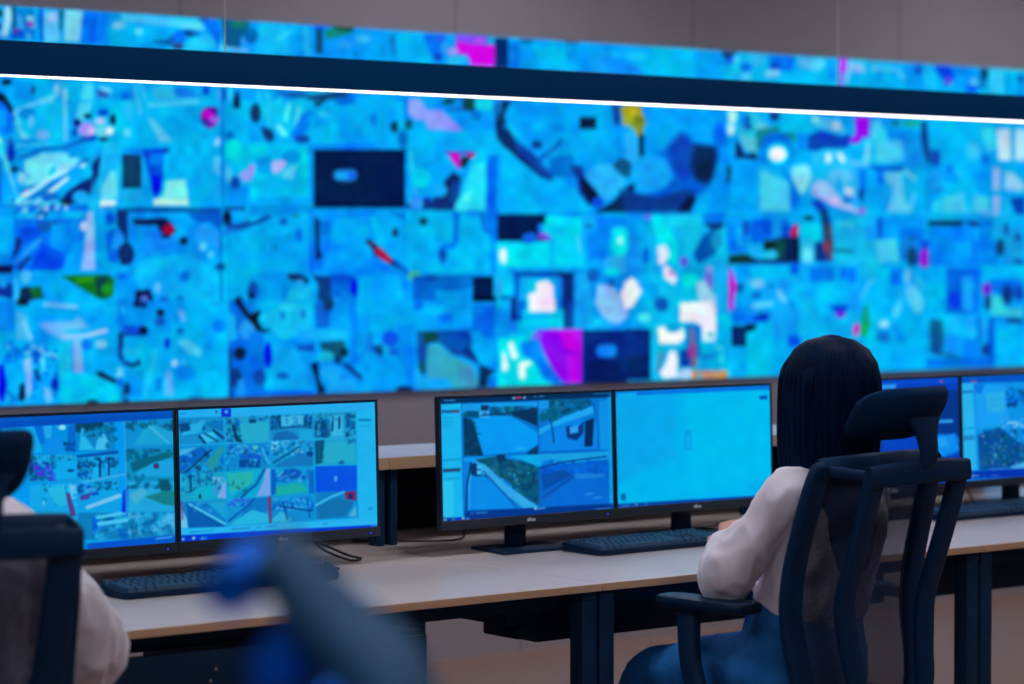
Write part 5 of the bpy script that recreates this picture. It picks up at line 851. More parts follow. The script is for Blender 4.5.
# ------------------------------------------------------------------ monitors
desk_em = display_mat('desk_display_picture', 1.0, 0.25)
def text_mesh(body, size, depth=0.0004, bold=0.0):
    cu = bpy.data.curves.new('t', 'FONT'); cu.body = body; cu.size = size; cu.extrude = depth; cu.offset = bold
    cu.align_x = 'CENTER'; cu.resolution_u = 4
    o = bpy.data.objects.new('t', cu); COL.objects.link(o)
    me = bpy.data.meshes.new_from_object(o.evaluated_get(bpy.context.evaluated_depsgraph_get()))
    bpy.data.objects.remove(o); bpy.data.curves.remove(cu)
    me.transform(Matrix.Rotation(R(90), 4, 'X'))
    return me
MW, MH, MY, MZ = .554, .326, 5.15, .066
mon_specs = [  # seam px of left edge, screen quad, label
    ((-53, 419.0), (169.7, 412.2), (168.9, 549.8), (-53, 565.0), 'leftmost desk monitor, partly behind the man, showing twelve camera tiles'),
    ((178.2, 412.5), (374.5, 404.4), (374.5, 529.6), (178.6, 546.0), 'desk monitor showing a grid of sixteen camera tiles, above the blurred foreground chair'),
    ((439.4, 400.4), (611.7, 393.6), (611.7, 508.7), (440.5, 523.3), 'desk monitor showing four large road views, left one of the woman\'s pair'),
    ((616, 391), (769.6, 385.2), (769.6, 495.8), (614.6, 509.8), 'desk monitor showing a plain bright cyan page, right in front of the woman'),
    ((823, 382), (957.5, 375.3), (957.5, 477.5), (823, 488), 'desk monitor with dark blue page, behind the woman\'s headrest'),
    ((962, 375), (1092, 369.5), (1092, 471), (961, 483.5), 'desk monitor at the right edge with a pale side list and street view'),
]
mleft = [None] * 6
lefts = [at(613, 400, MY).x - PITCH * 1.0 - MW * 1 , 0, 0, 0, 0, 0]
s2 = at(613.5, 450, MY).x; s1 = at(174, 450, MY).x; s3 = at(960, 450, MY).x
s1 += .012; s2 += .010; s3 += .012
centers = [s1 - MW / 2 - .001, s1 + MW / 2 + .001, s2 - MW / 2 - .001, s2 + MW / 2 + .001, s3 - MW / 2 - .001, s3 + MW / 2 + .001]
logo_me = text_mesh('alhua', .0125, .0004, .0003)
def monitor(cx, quad, label):
    p = empty('monitor', (cx, MY, DT), label=label, cat='monitor', group='desk monitors')
    tilt = Matrix.Translation((0, 0, MZ)) @ Matrix.Rotation(R(-2.0), 4, 'X')
    # rear shell
    bm = NB(); box(bm, (-MW / 2, .006, 0), (MW / 2, .022, MH), .004, M=tilt)
    box(bm, (-MW / 2 + .08, .022, .05), (MW / 2 - .08, .05, MH - .06), .012, M=tilt); sh = build('rear_shell', bm, M['bezel'], p)
    # frame
    bm = NB(); t = .0062
    box(bm, (-MW / 2, 0, MH - t), (MW / 2, .0058, MH), .0008, 1, M=tilt)
    for s in (-1, 1):
        x = s * MW / 2
        box(bm, (min(x, x - s * t), 0, .0225), (max(x, x - s * t), .0058, MH - t), .0008, 1, M=tilt)
    build('bezel', bm, M['bezel'], p)
    bm = NB(); box(bm, (-MW / 2, -.0005, 0), (MW / 2, .0058, .0222), .0008, 1, M=tilt); ch = build('chin', bm, M['chin'], p)
    lg = link_mesh('logo', logo_me, M['logo'], ch); lg.matrix_local = tilt @ Matrix.Translation((0.0, -.0012, .0075))
    bm = NB(); cyl(bm, (MW / 2 - .028, -.0005, .009), .0018, .0008, 10, M=Matrix.Rotation(R(90), 4, 'X')); 
    bmesh.ops.transform(bm, matrix=tilt, verts=bm.verts); build('power_light', bm, M['led'], ch)
    sc = display('screen', MW - 2 * t - .0006, MH - t - .0225 - .0004, 290, 180, DESKPIC, quad, desk_em, p, y=.0030)
    sc.matrix_local = tilt @ Matrix.Translation((0, 0, .0225))
    # stand
    bm = NB(); box(bm, (-.028, .052, .008), (.028, .078, .30), .006); nk = build('stand_neck', bm, M['plastic'], p)
    bm = NB(); box(bm, (-.05, .035, .20), (.05, .0515, .30), .004); build('mount', bm, M['plastic'], p)
    bm = NB(); prism(bm, [(-.125, -.050), (.125, -.050), (.105, .11), (-.105, .11)], 0, .0075, .003); build('stand_base', bm, M['plastic'], p)
    return p
for c, q in zip(centers, mon_specs):
    monitor(c, q[:4], q[4])

# ------------------------------------------------------------------ keyboards and mice
def keyboard(loc, rz, label):
    p = empty('keyboard', loc, rz, label=label, cat='keyboard', group='black keyboards on the desks')
    bm = NB(); t = bmesh.new()
    L, Dp = .448, .150
    pts = [(0, .010), (.012, 0), (L - .012, 0), (L, .010), (L, Dp - .006), (L - .008, Dp), (.008, Dp), (0, Dp - .006)]
    a = [t.verts.new((x, y, .001)) for x, y in pts]; b = [t.verts.new((x, y, .012 + y * .075)) for x, y in pts]
    t.faces.new(a[::-1]); t.faces.new(b)
    for i in range(8): t.faces.new((a[i], a[(i + 1) % 8], b[(i + 1) % 8], b[i]))
    merge(bm, t); build('case', bm, M['plastic'], p, angle=25)
    bm = NB()
    rows = [(.012, [1.25, 1.25, 1.25, 6.25, 1.25, 1.25, 1.25, 1.25]), (.0305, [2.25] + [1] * 10 + [2.75]), (.049, [1.75] + [1] * 11 + [2.25]),
            (.0675, [1.5] + [1] * 12 + [1.5]), (.086, [1] * 13 + [2]), (.112, [1, -1, 1, 1, 1, 1, -.5, 1, 1, 1, 1, -.5, 1, 1, 1, 1])]
    U = .0186
    for yy, ks in rows:
        x = .012
        extra = [-.3, 1, 1, 1, -.3, 1, 1, 1, 1] if yy not in (.0305, .049) else ([-.3, -1, 1, -1, -.3, 1, 1, 1, 1] if yy == .0305 else [-.3, -3, -.3, 1, 1, 1, 1])
        for k in ks + extra:
            wk = abs(k) * U
            if k > 0:
                z = .012 + yy * .075
                t = bmesh.new()
                x0, x1, y0, y1 = x + .0012, x + wk - .0012, yy + .0012, yy + U - .0012
                lo = [t.verts.new(v) for v in ((x0, y0, z), (x1, y0, z), (x1, y1, z + .0012), (x0, y1, z + .0012))]
                i = .0022
                hi = [t.verts.new(v) for v in ((x0 + i, y0 + i, z + .0085), (x1 - i, y0 + i, z + .0085), (x1 - i, y1 - i * .5, z + .0098), (x0 + i, y1 - i * .5, z + .0098))]
                t.faces.new(hi)
                for q in range(4): t.faces.new((lo[q], lo[(q + 1) % 4], hi[(q + 1) % 4], hi[q]))
                merge(bm, t)
            x += wk
            if x > L - .012: break
    o = build('keys', bm, M['key'], p, smooth=False)
    return p
kz = DT + .0005
A = at(592.7, 557.3, 4.945); keyboard((A.x + .018, 4.935, kz), R(1.5), 'black keyboard in front of the woman\'s monitors, by her hand')
keyboard((at(134, 601, 4.935).x - .02, 4.935, kz), 0, 'black keyboard on the left desk beside the man\'s elbow')
keyboard((at(950, 523, 4.98).x, 4.98, kz), 0, 'black keyboard on the right desk beyond the mesh chair')

def mouse(loc, rz, label):
    bm = NB(); t = bmesh.new()
    bmesh.ops.create_uvsphere(t, u_segments=28, v_segments=16, radius=1)
    for v in t.verts:
        x, y, z = v.co
        yy = y * .056; w = .031 * (1 - .12 * (y + .1) ** 2)
        zz = max(z, -.35); h = .034 * (1 - .25 * y * y) * (1.0 if z > 0 else 1)
        v.co = (x * w, yy, (zz + .35) / 1.35 * h)
    merge(bm, t)
    p = empty('computer_mouse', loc, rz, label=label, cat='mouse', group='computer mice on the desks')
    build('shell', bm, M['plastic'], p)
    bm = NB(); cyl(bm, (-.0035, .034, .0255), .009, .007, 20, M=Matrix.Rotation(R(90), 4, 'Y')); build('wheel', bm, M['rubber'], p)
    return p
mp = at(322, 583, 4.96)
mouse((mp.x + .03, 4.99, kz), R(-35), 'black computer mouse right of the left keyboard')

# cables on the desks
def cable(name, pts, label, r=.003):
    bm = NB(); tube(bm, pts, r, 8, 8)
    return tag(build(name, bm, M['cable']), label, 'cable')
g = lambda px, py, Y, dz=0: tuple(at(px, py, Y)[:2]) + (DT + dz,)
def onboard(x, y, d=.0035): return (x, y, DT + (.010 if y > 5.30 else 0) + d)
c2 = centers[1]
cable('cable_loop', [(c2 + .20, 5.36, DT + .06), (c2 + .19, 5.27, DT + .03), (c2 + .23, 5.215, DT + .006), (c2 + .275, 5.23, DT + .005), (c2 + .26, 5.27, DT + .012), (c2 + .17, 5.28, DT + .05), (c2 + .10, 5.34, DT + .07)],
      'black cable loop lying on the desk right of the sixteen-tile monitor')
c3 = centers[2]
cable('cable', [onboard(c3 - .30, 5.50), onboard(c3 - .2, 5.42), onboard(c3 - .08, 5.36), (c3 - .02, 5.40, DT + .03), (c3 + .04, 5.52, DT + .09)], 'black cable on the rear desk board beneath the four-view monitor')
c1 = centers[0]
cable('cable', [(c1 + .02, 5.14, DT + .0040), (c1 + .10, 5.18, DT + .004), (c1 + .25, 5.22, DT + .004), (c1 + .40, 5.235, DT + .004), (c1 + .60, 5.26, DT + .004)], 'black cable lying behind the left keyboard')
c6 = centers[5]
cable('cable', [(c6 - .30, 5.16, DT + .004), (c6 - .16, 5.235, DT + .004), (c6 - .10, 5.275, DT + .02), (c6 - .02, 5.40, DT + .06)], 'black cable under the monitor at the right edge')
# ------------------------------------------------------------------ office chair (faces +y, origin on the floor)
def office_chair(loc, rz, label, lift=0.0, seat_mat=None, head_tilt=0.0, shell=False, hr_up=0.0, hr_s=1.0, hr_h=1.0):
    p = empty('office_chair', loc, rz, label=label, cat='office chair', group='black mesh office chairs')
    def B(name, bm, m, parent=None, **k): return build(name, bm, m, parent or p, **k)
    # star base
    bm = NB()
    for k in range(5):
        a = R(90 + 72 * k); d = Vector((math.cos(a), math.sin(a), 0)); s = Vector((-d.y, d.x, 0))
        sweep(bm, [(*(d * .02), .095, .030, .022), (*(d * .15), .085, .024, .018), (*(d * .305), .066, .017, .012)], s, 4, 12, 3)
    cyl(bm, (0, 0, .065), .04, .055, 24, bev=.004)
    B('star_base', bm, M['chairframe'])
    for k in range(5):
        a = R(90 + 72 * k); cx, cy = .30 * math.cos(a), .30 * math.sin(a)
        bm = NB()
        Mx = Matrix.Rotation(a, 4, 'Z') @ Matrix.Rotation(R(90), 4, 'X')
        for s in (-.017, .007): cyl(bm, Vector((cx, cy, .027)) + Matrix.Rotation(a, 3, 'Z') @ Vector((0, -s, 0)), .027, .010, 20, M=Mx, bev=.003)
        cyl(bm, (cx, cy, .026), .008, .038, 12)
        B('caster', bm, M['rubber'])
    bm = NB(); cyl(bm, (0, 0, .115), .028, .18 , 24); cyl(bm, (0, 0, .29), .016, .105 + lift, 20); B('gas_lift', bm, M['plastic'])
    L = lift
    bm = NB(); box(bm, (-.09, -.16, .385 + L), (.09, .12, .432 + L), .012); tube(bm, [(.08, .03, .41 + L), (.2, .04, .41 + L), (.26, .045, .405 + L)], .006); B('tilt_mechanism', bm, M['plastic'])
    # seat
    bm = NB(); t = bmesh.new(); bmesh.ops.create_cube(t, size=1)
    bmesh.ops.subdivide_edges(t, edges=t.edges[:], cuts=12, use_grid_fill=True)
    for v in t.verts:
        x, y, z = v.co * 2
        r = (abs(x) ** 5 + abs(y) ** 5) ** .2 or 1
        m_ = max(abs(x), abs(y)); k = m_ / r if r > 0 else 1
        x2, y2 = x * k, y * k
        edge = max(0, (m_ - .72) / .28)
        zz = z * .040 * (1 - .55 * edge ** 2)
        if z > 0: zz += .012 * (x2 ** 2) - .030 * max(0, y2 - .55) ** 1.2
        v.co = (x2 * .255, y2 * .245 + .02, .475 + L + zz)
    merge(bm, t); B('seat', bm, seat_mat or M['fabric'])
    if not shell:
        # front loop that carries the mesh
        prof = [(.440, -.170), (.50, -.225), (.58, -.230), (.70, -.208), (.80, -.212), (.92, -.240), (1.032, -.272)]
        hw = [.150, .185, .202, .212, .215, .212, .202]
        pts = []
        for (z, y), w in zip(prof, hw): pts.append((w, y, z + L))
        top = [(.195, -.277, 1.045 + L), (.10, -.292, 1.050 + L), (0, -.297, 1.051 + L), (-.10, -.292, 1.050 + L), (-.195, -.277, 1.045 + L)]
        loop = pts + top + [(-x, y, z) for x, y, z in reversed(pts)]
        bot = [(-.08, -.135, .432 + L), (.08, -.135, .432 + L)]
        bm = NB()
        side = crom([q for q in pts], 5)
        for s in (-1, 1):
            sweep(bm, [(s * x, y, z, .031 if z < 1.0 + L else .028, .013) for x, y, z in pts] + [(s * .188, -.277, 1.040 + L, .018, .010)], (1, 0, 0), 5, 14, 4.5)
        sweep(bm, [(x, y, z, .022, .012) for x, y, z in [(-.20, -.276, 1.043 + L)] + top[::-1] + [(.20, -.276, 1.043 + L)]], (0, .3, 1), 4, 14, 3)
        sweep(bm, [(-.155, -.148, .445 + L, .02, .012), (0, -.13, .435 + L, .02, .012), (.155, -.148, .445 + L, .02, .012)], (0, .2, 1), 4, 12, 3)
        B('back_frame', bm, M['chairframe'])
        # mesh
        bm = NB(); rows = []
        cr = crom([(w, y, z + L) for (z, y), w in zip(prof, hw)], 5)
        for w, y, z in cr:
            row = []
            for i in range(21):
                u = -1 + i / 10
                row.append(bm.verts.new((u * (w - .012), y + .006 - .045 * (1 - u * u) * math.sin(min(1, max(0, (z - L - .44) / .6)) * math.pi), z)))
            rows.append(row)
        for a, b in zip(rows[:-1], rows[1:]):
            for i in range(20): bm.faces.new((a[i], a[i + 1], b[i + 1], b[i]))
        B('back_mesh', bm, M['mesh'])
        # rear support: two bent arms and a top bar
        bm = NB()
        arm = [(.150, -.385, 1.035), (.152, -.358, .94), (.150, -.320, .82), (.145, -.298, .74), (.130, -.305, .64), (.112, -.315, .53), (.070, -.25, .44), (.050, -.10, .405)]
        for s in (-1, 1):
            sweep(bm, [(s * x, y, z + L, .027 if z > .6 else .022, .013) for x, y, z in arm], (1, 0, 0), 5, 14, 4.5)
        sweep(bm, [(-.177, -.386, 1.030 + L, .024, .011), (-.09, -.398, 1.034 + L, .026, .011), (0, -.402, 1.036 + L, .027, .011), (.09, -.398, 1.034 + L, .026, .011), (.177, -.386, 1.030 + L, .024, .011)], (0, .1, 1), 4, 14, 3.5)
        for s in (-1, 1):
            sweep(bm, [(s * .155, -.385, 1.03 + L, .012, .012), (s * .185, -.29, 1.04 + L, .012, .012)], (1, 0, 0), 2, 10, 3)
        B('rear_support', bm, M['chairframe'])
        # headrest
        bm = NB()
        sweep(bm, [(0, -.392, 1.03 + L, .028, .011), (0, -.412, 1.065 + L, .026, .011), (0, -.405, 1.10 + L + hr_up, .034, .012), (0, -.398, 1.135 + L + hr_up, .055, .012)], (1, 0, 0), 5, 14, 3)
        B('headrest_bracket', bm, M['chairframe'])
        bm = NB(); t = bmesh.new(); bmesh.ops.create_cube(t, size=1); bmesh.ops.subdivide_edges(t, edges=t.edges[:], cuts=14, use_grid_fill=True)
        for v in t.verts:
            x, y, z = v.co * 2
            ex_ = 3.2 if (x < 0 or z < 0) else 7
            r = (abs(x) ** ex_ + abs(z) ** ex_) ** (1 / ex_) or 1; k = max(abs(x), abs(z)) / r
            x2, z2 = x * k, z * k
            e = max(abs(x), abs(z)); th = .021 * math.sqrt(max(0.05, 1 - max(0, (e - .6) / .4) ** 2 * .9))
            X = x2 * (.150 if x2 > 0 else .138) * hr_s; Z = z2 * .058 * hr_s * hr_h
            curve = (.062 if x2 < 0 else .045) * x2 * x2 + .020 * z2 * z2
            tip = -.62 + head_tilt
            v.co = (X, -.372 + y * th + curve + Z * tip, 1.142 + L + hr_up + Z)
        merge(bm, t); B('headrest', bm, seat_mat or M['fabric'])

    else:
        W = (.09, .10, .115, .135, .16, .225, .23, .235, .24, .22)
        pr = [(-.214, 1.280, .012), (-.235, 1.252, .016), (-.257, 1.227, .017), (-.286, 1.198, .020), (-.302, 1.172, .024), (-.318, 1.10, .026), (-.322, 1.0, .028), (-.300, .85, .026), (-.255, .65, .024), (-.235, .50, .020)]
        bm = NB(); sweep(bm, [(0, y, z, w_, t_) for (y, z, t_), w_ in zip(pr, W)], (1, 0, 0), 5, 28, 4); B('back_shell', bm, M['shell'])
        bm = NB(); sweep(bm, [(-.085, -.192, 1.258, .017, .017), (0, -.196, 1.258, .018, .018), (.085, -.192, 1.258, .017, .017)], (0, 0, 1), 4, 18, 2.4); B('headrest', bm, seat_mat)
        for k, (yy, zz) in enumerate(((-.226, 1.206), (-.262, 1.125), (-.280, 1.045), (-.275, .96), (-.258, .875), (-.235, .79), (-.212, .705), (-.20, .62))):
            bm = NB(); r_ = .019 + .017 * min(k, 1); sweep(bm, [(-.18 + .07 * (k == 0), yy, zz, .9 * r_, .9 * r_), (0, yy - .006, zz, r_, r_), (.18 - .07 * (k == 0), yy, zz, .9 * r_, .9 * r_)], (0, 0, 1), 4, 18, 2.4); B('back_cushion', bm, seat_mat)
        bm = NB(); box(bm, (-.04, -.26, .40), (.04, -.05, .425), .008); box(bm, (-.04, -.285, .40), (.04, -.26, .56), .008); B('back_support', bm, M['chairframe'])
    # arms
    for s in (-1, 1):
        bm = NB(); sweep(bm, [(s * .16, .03, .425 + L, .028, .012), (s * .24, -.02, .43 + L, .028, .013), (s * .262, -.01, .47 + L, .028, .014), (s * .262, .035, .60 + L, .026, .016), (s * .242, .06, .719 + L, .028, .018)], (0, 1, 0), 5, 14, 3)
        ar = B('armrest_post', bm, M['chairframe'])
        bm = NB(); prism(bm, [(s * .196, -.10), (s * .206, -.12), (s * .276, -.12), (s * .286, -.10), (s * .282, .10), (s * .268, .135), (s * .221, .14), (s * .200, .11)][::s], .720 + L, .747 + L, .009)
        B('armrest_pad', bm, M['plastic'])
    return p

def place(cl, x, y, rz):   # world point of a chair-local point
    c, s = math.cos(rz), math.sin(rz)
    return (x + c * cl[0] - s * cl[1], y + s * cl[0] + c * cl[1], cl[2])

WX, WY, WR = 4.164, 4.319, R(7)
office_chair((WX - .014, WY + .011, 0), WR, 'black high-back mesh office chair the long-haired woman sits on', lift=-.015, hr_up=.016)
MX, MYY, MR = 2.04, 4.285, R(-23)
office_chair((1.937, 4.215, 0), R(-3), 'black mesh office chair at the left edge, the man in the white shirt on it', lift=-.01, hr_up=.012, hr_s=.75, hr_h=1.45)
FX, FY, FR = FGC
office_chair((FX, FY, 0), FR, 'empty office chair with blue cushions and slate shell, blurred in the near foreground', lift=FGL, seat_mat=M['bluefab'], shell=True)

# ------------------------------------------------------------------ people
def wrinkle(scale, amp, seed, stretch=(1, 1, 1)):
    off = Vector((seed * 3.1, seed * 1.7, seed))
    def f(co, n):
        q = Vector((co.x * stretch[0], co.y * stretch[1], co.z * stretch[2])) * scale + off
        a = noise.noise(q); b = noise.noise(q * 2.3)
        return amp * ((1 - abs(a) * 3.2) * .6 + (1 - abs(b) * 3.0) * .35)
    return f

def limb(bm, pts, n=5, seg=18):
    """pts (x,y,z,r) or (x,y,z,rx,ry): round tapered loft with ball ends"""
    P = [tuple(q) if len(q) == 5 else tuple(q) + (q[3],) for q in pts]
    sweep(bm, P, (1, 0.02, 0), n, seg)
    for q in (P[0], P[-1]): ball(bm, q[:3], min(q[3], q[4]) * .98, sub=2)

def hand(bm, wrist, palm_dir, palm_norm, thumb_side, curl=0.5, size=1.0):
    """palm plus five separate bent fingers"""
    d = Vector(palm_dir).normalized(); n = Vector(palm_norm); n = (n - d * n.dot(d)).normalized()
    s = d.cross(n).normalized() * thumb_side
    w = Vector(wrist); k = size
    c0 = w; c1 = w + d * .045 * k; c2 = w + d * .085 * k
    sweep(bm, [(*c0, .024 * k, .017 * k), (*c1, .036 * k, .0145 * k), (*c2, .038 * k, .0125 * k), (*(w + d * .094 * k), .030 * k, .009 * k)], s, 4, 16, 2.6)
    for i, (off, ln) in enumerate(((.028, .072), (.0095, .080), (-.0095, .074), (-.027, .058))):
        b = c2 + s * off * k - n * 0
        a = curl * (.8 + .12 * i)
        pts = [(*(b - d * .012 * k), .0088 * k, .0088 * k), (*b, .0092 * k, .0092 * k)]
        q = b; ang = 0
        for j, f in enumerate((.46, .30, .24)):
            ang += a * (.6, .9, .6)[j]
            q = q + (d * math.cos(ang) - n * math.sin(ang)) * ln * f * k + s * off * .05 * k
            r = (.0084, .0076, .0064)[j] * k
            pts.append((*q, r, r))
        sweep(bm, pts, s, 4, 12); ball(bm, pts[-1][:3], .0064 * k, sub=2)
    b = w + d * .022 * k + s * .026 * k
    t1 = b + (d * .6 + s * .75 - n * .25).normalized() * .034 * k
    t2 = t1 + (d * .85 + s * .35 - n * .35).normalized() * .030 * k
    t3 = t2 + (d * .95 + s * .05 - n * .40).normalized() * .024 * k
    sweep(bm, [(*(b - s * .012 * k), .012 * k, .011 * k), (*b, .0125 * k, .012 * k), (*t1, .0105 * k, .0105 * k), (*t2, .0095 * k, .009 * k), (*t3, .007 * k, .0068 * k)], n, 4, 12)
    ball(bm, t3, .007 * k, sub=2)

def head_pieces(bm, c, rx, ry, rz_, neck, F=Vector((0, 1, 0))):
    """skull, jaw, nose, ears, lips relief; faces +y"""
    c = Vector(c)
    ball(bm, c + Vector((0, -.006, .018)), (rx, ry, rz_ * .80), sub=3)
    ball(bm, c + Vector((0, .022, -.040)), (rx * .80, ry * .70, rz_ * .62), sub=3)
    ball(bm, c + Vector((0, .052, -.088)), (.026, .022, .018), sub=2)
    sweep(bm, [(*(c + Vector((0, .088, .018))), .008, .009), (*(c + Vector((0, .100, -.010))), .010, .011), (*(c + Vector((0, .106, -.030))), .015, .011)], (1, 0, 0), 3, 12)
    for s in (-1, 1):
        ball(bm, c + Vector((s * rx * .99, -.006, -.012)), (.009, .018, .030), M=Matrix.Rotation(s * .2, 4, 'Z'), sub=2)
        ball(bm, c + Vector((s * .034, .078, .022)), (.020, .012, .008), sub=2)
        ball(bm, c + Vector((s * .040, .062, -.030)), (.020, .020, .020), sub=2)
    limb(bm, neck)

def face_bits(c, root):
    c = Vector(c)
    for s in (-1, 1):
        bm = NB(); ball(bm, c + Vector((s * .032, .082, .008)), (.0125, .010, .0085), sub=2); e = build('eye', bm, M['eye'], root)
        bm = NB(); ball(bm, c + Vector((s * .032, .0905, .008)), (.0055, .0030, .0055), sub=2); build('iris', bm, M['iris'], e)
        bm = NB(); sweep(bm, [(*(c + Vector((s * .014, .096, .027))), .003, .003), (*(c + Vector((s * .032, .094, .032))), .0038, .003), (*(c + Vector((s * .050, .082, .027))), .002, .002)], (0, 0, 1), 4, 8); build('eyebrow', bm, M['hair'], root)
    bm = NB(); sweep(bm, [(*(c + Vector((-.022, .087, -.055))), .002, .003), (*(c + Vector((0, .097, -.054))), .0065, .005), (*(c + Vector((.022, .087, -.055))), .002, .003)], (0, 0, 1), 4, 10); build('lips', bm, M['lip'], root)

def grp_matrix(o, x, y, rz):
    o.location = (x, y, 0); o.rotation_euler = (0, 0, rz)

# ---- woman (built in her chair's frame)
w = empty('person', (WX, WY, -.006), WR, label='woman with long straight black hair in white blouse and blue jeans, seated at the desk', cat='person')
sh = Vector((-.138, -.135, .986)); el = Vector((-.232, -.005, .778)); wr = Vector((.048, .200, .830))
shr = Vector((.165, -.10, .965)); elr = Vector((.225, .05, .76)); wrr = Vector((.25, .30, .805))
hc = Vector((-.024, -.135, 1.184))
bm = NB()
head_pieces(bm, hc, .072, .092, .118, [(-.008, -.150, 1.00, .055), (-.014, -.142, 1.06, .050), (-.02, -.135, 1.13, .050)])
limb(bm, [(0, -.03, .60, .155, .105), (0, -.07, .72, .120, .088), (0, -.10, .84, .125, .085), (0, -.125, .93, .125, .080), (0, -.14, .98, .070, .055)])
for a, b, c in ((sh, el, wr), (shr, elr, wrr)):
    limb(bm, [(*(a + Vector((0, 0, -.01))), .034), (*((a + b) / 2), .036), (*b, .034), (*((b + c) / 2), .031), (*c, .022, .018)])
limb(bm, [(-.085, -.03, .570, .085), (-.088, .20, .542, .056), (-.094, .325, .508, .048), (-.11, .360, .44, .046), (-.14, .42, .28, .050), (-.14, .40, .10, .036)])
limb(bm, [(.085, -.03, .570, .085), (.088, .20, .542, .056), (.094, .325, .508, .048), (.11, .360, .44, .046), (.14, .42, .28, .050), (.14, .40, .10, .036)])
hand(bm, wr, (.72, .62, .34), (-.45, -0.10, .85), -1, .75, .94)
hand(bm, wrr, (.05, .95, -.08), (0, 0, 1), 1, .45, .94)
remeshed('body', bm, .0042, M['skin'], w, 3)
face_bits(hc, w)
# blouse
bm = NB()
limb(bm, [(0, -.058, .712, .154, .112), (0, -.062, .725, .154, .112), (0, -.075, .74, .150, .108), (0, -.10, .84, .158, .112), (0, -.122, .93, .158, .104), (0, -.135, .99, .110, .078), (-.004, -.145, 1.035, .068, .060)], 5, 28)
for a, b, c in ((sh, el, wr), (shr, elr, wrr)):
    u = (b - a); f = (c - b)
    limb(bm, [(*(a + Vector((math.copysign(.03, -a.x), 0, -.01))), .050), (*(a + u * .08), .053), (*(a + u * .35), .052), (*(a + u * .65), .055), (*(a + u * .92 + Vector((0, 0, -.002))), .056),
              (*(b + f * .15 + Vector((0, 0, -.010))), .058), (*(b + f * .42 + Vector((0, 0, -.010))), .055), (*(b + f * .68), .048), (*(b + f * .86), .036), (*(b + f * .93), .029)], 5, 22)
    d = f.normalized()
    sweep(bm, [(*(b + f * .88), .031, .027), (*(b + f * .99), .031, .027)], Vector((0, 0, 1)).cross(d), 2, 20)
limb(bm, [(-.07, -.150, 1.005, .022), (-.03, -.195, 1.035, .018), (.02, -.200, 1.038, .018), (.07, -.155, 1.005, .022)])
limb(bm, [(-.07, -.150, 1.010, .020), (-.07, -.09, 1.00, .018), (-.03, -.05, .975, .016)])
limb(bm, [(.07, -.150, 1.010, .020), (.07, -.09, 1.00, .018), (.03, -.05, .975, .016)])
remeshed('blouse', bm, .0065, M['shirt'], w, 5, wrinkle(12, .0105, 3, (1, 1, .5)))
# jeans
bm = NB()
limb(bm, [(0, -.04, .535, .178, .130), (0, -.045, .60, .172, .128), (0, -.05, .655, .160, .118), (0, -.058, .73, .148, .106)], 4, 26)
for s in (-1, 1):
    limb(bm, [(s * .085, -.05, .555, .100, .095), (s * .088, .10, .555, .090, .078), (s * .088, .22, .540, .080, .066), (s * .094, .325, .510, .066, .062), (s * .11, .360, .44, .060), (s * .14, .43, .30, .060), (s * .14, .40, .13, .055)], 5, 22)
remeshed('jeans', bm, .007, M['jeans'], w, 5, wrinkle(16, .0040, 9, (.6, 1, 1)))
def shoes(root, xs_, y, m):
    for x in xs_:
        bm = NB()
        sweep(bm, [(x, y - .07, .045, .032, .038), (x, y - .02, .055, .036, .05), (x, y + .06, .040, .040, .035), (x, y + .14, .030, .042, .025), (x, y + .18, .024, .028, .018)], (1, 0, 0), 4, 16, 2.6)
        for v in bm.verts: v.co.z = max(v.co.z, .006)
        s_ = build('shoe', bm, m, root)
        bm = NB(); prism(bm, [(x - .034, y - .1), (x + .034, y - .1), (x + .044, y + .06), (x + .038, y + .15), (x, y + .195), (x - .038, y + .15), (x - .044, y + .06)], 0, .012, .003); build('sole', bm, M['rubber'], s_)
shoes(w, (-.14, .14), .42, M['shoe'])
for ch in w.children:
    if ch.name.startswith('shoe'): ch.location.z += .006
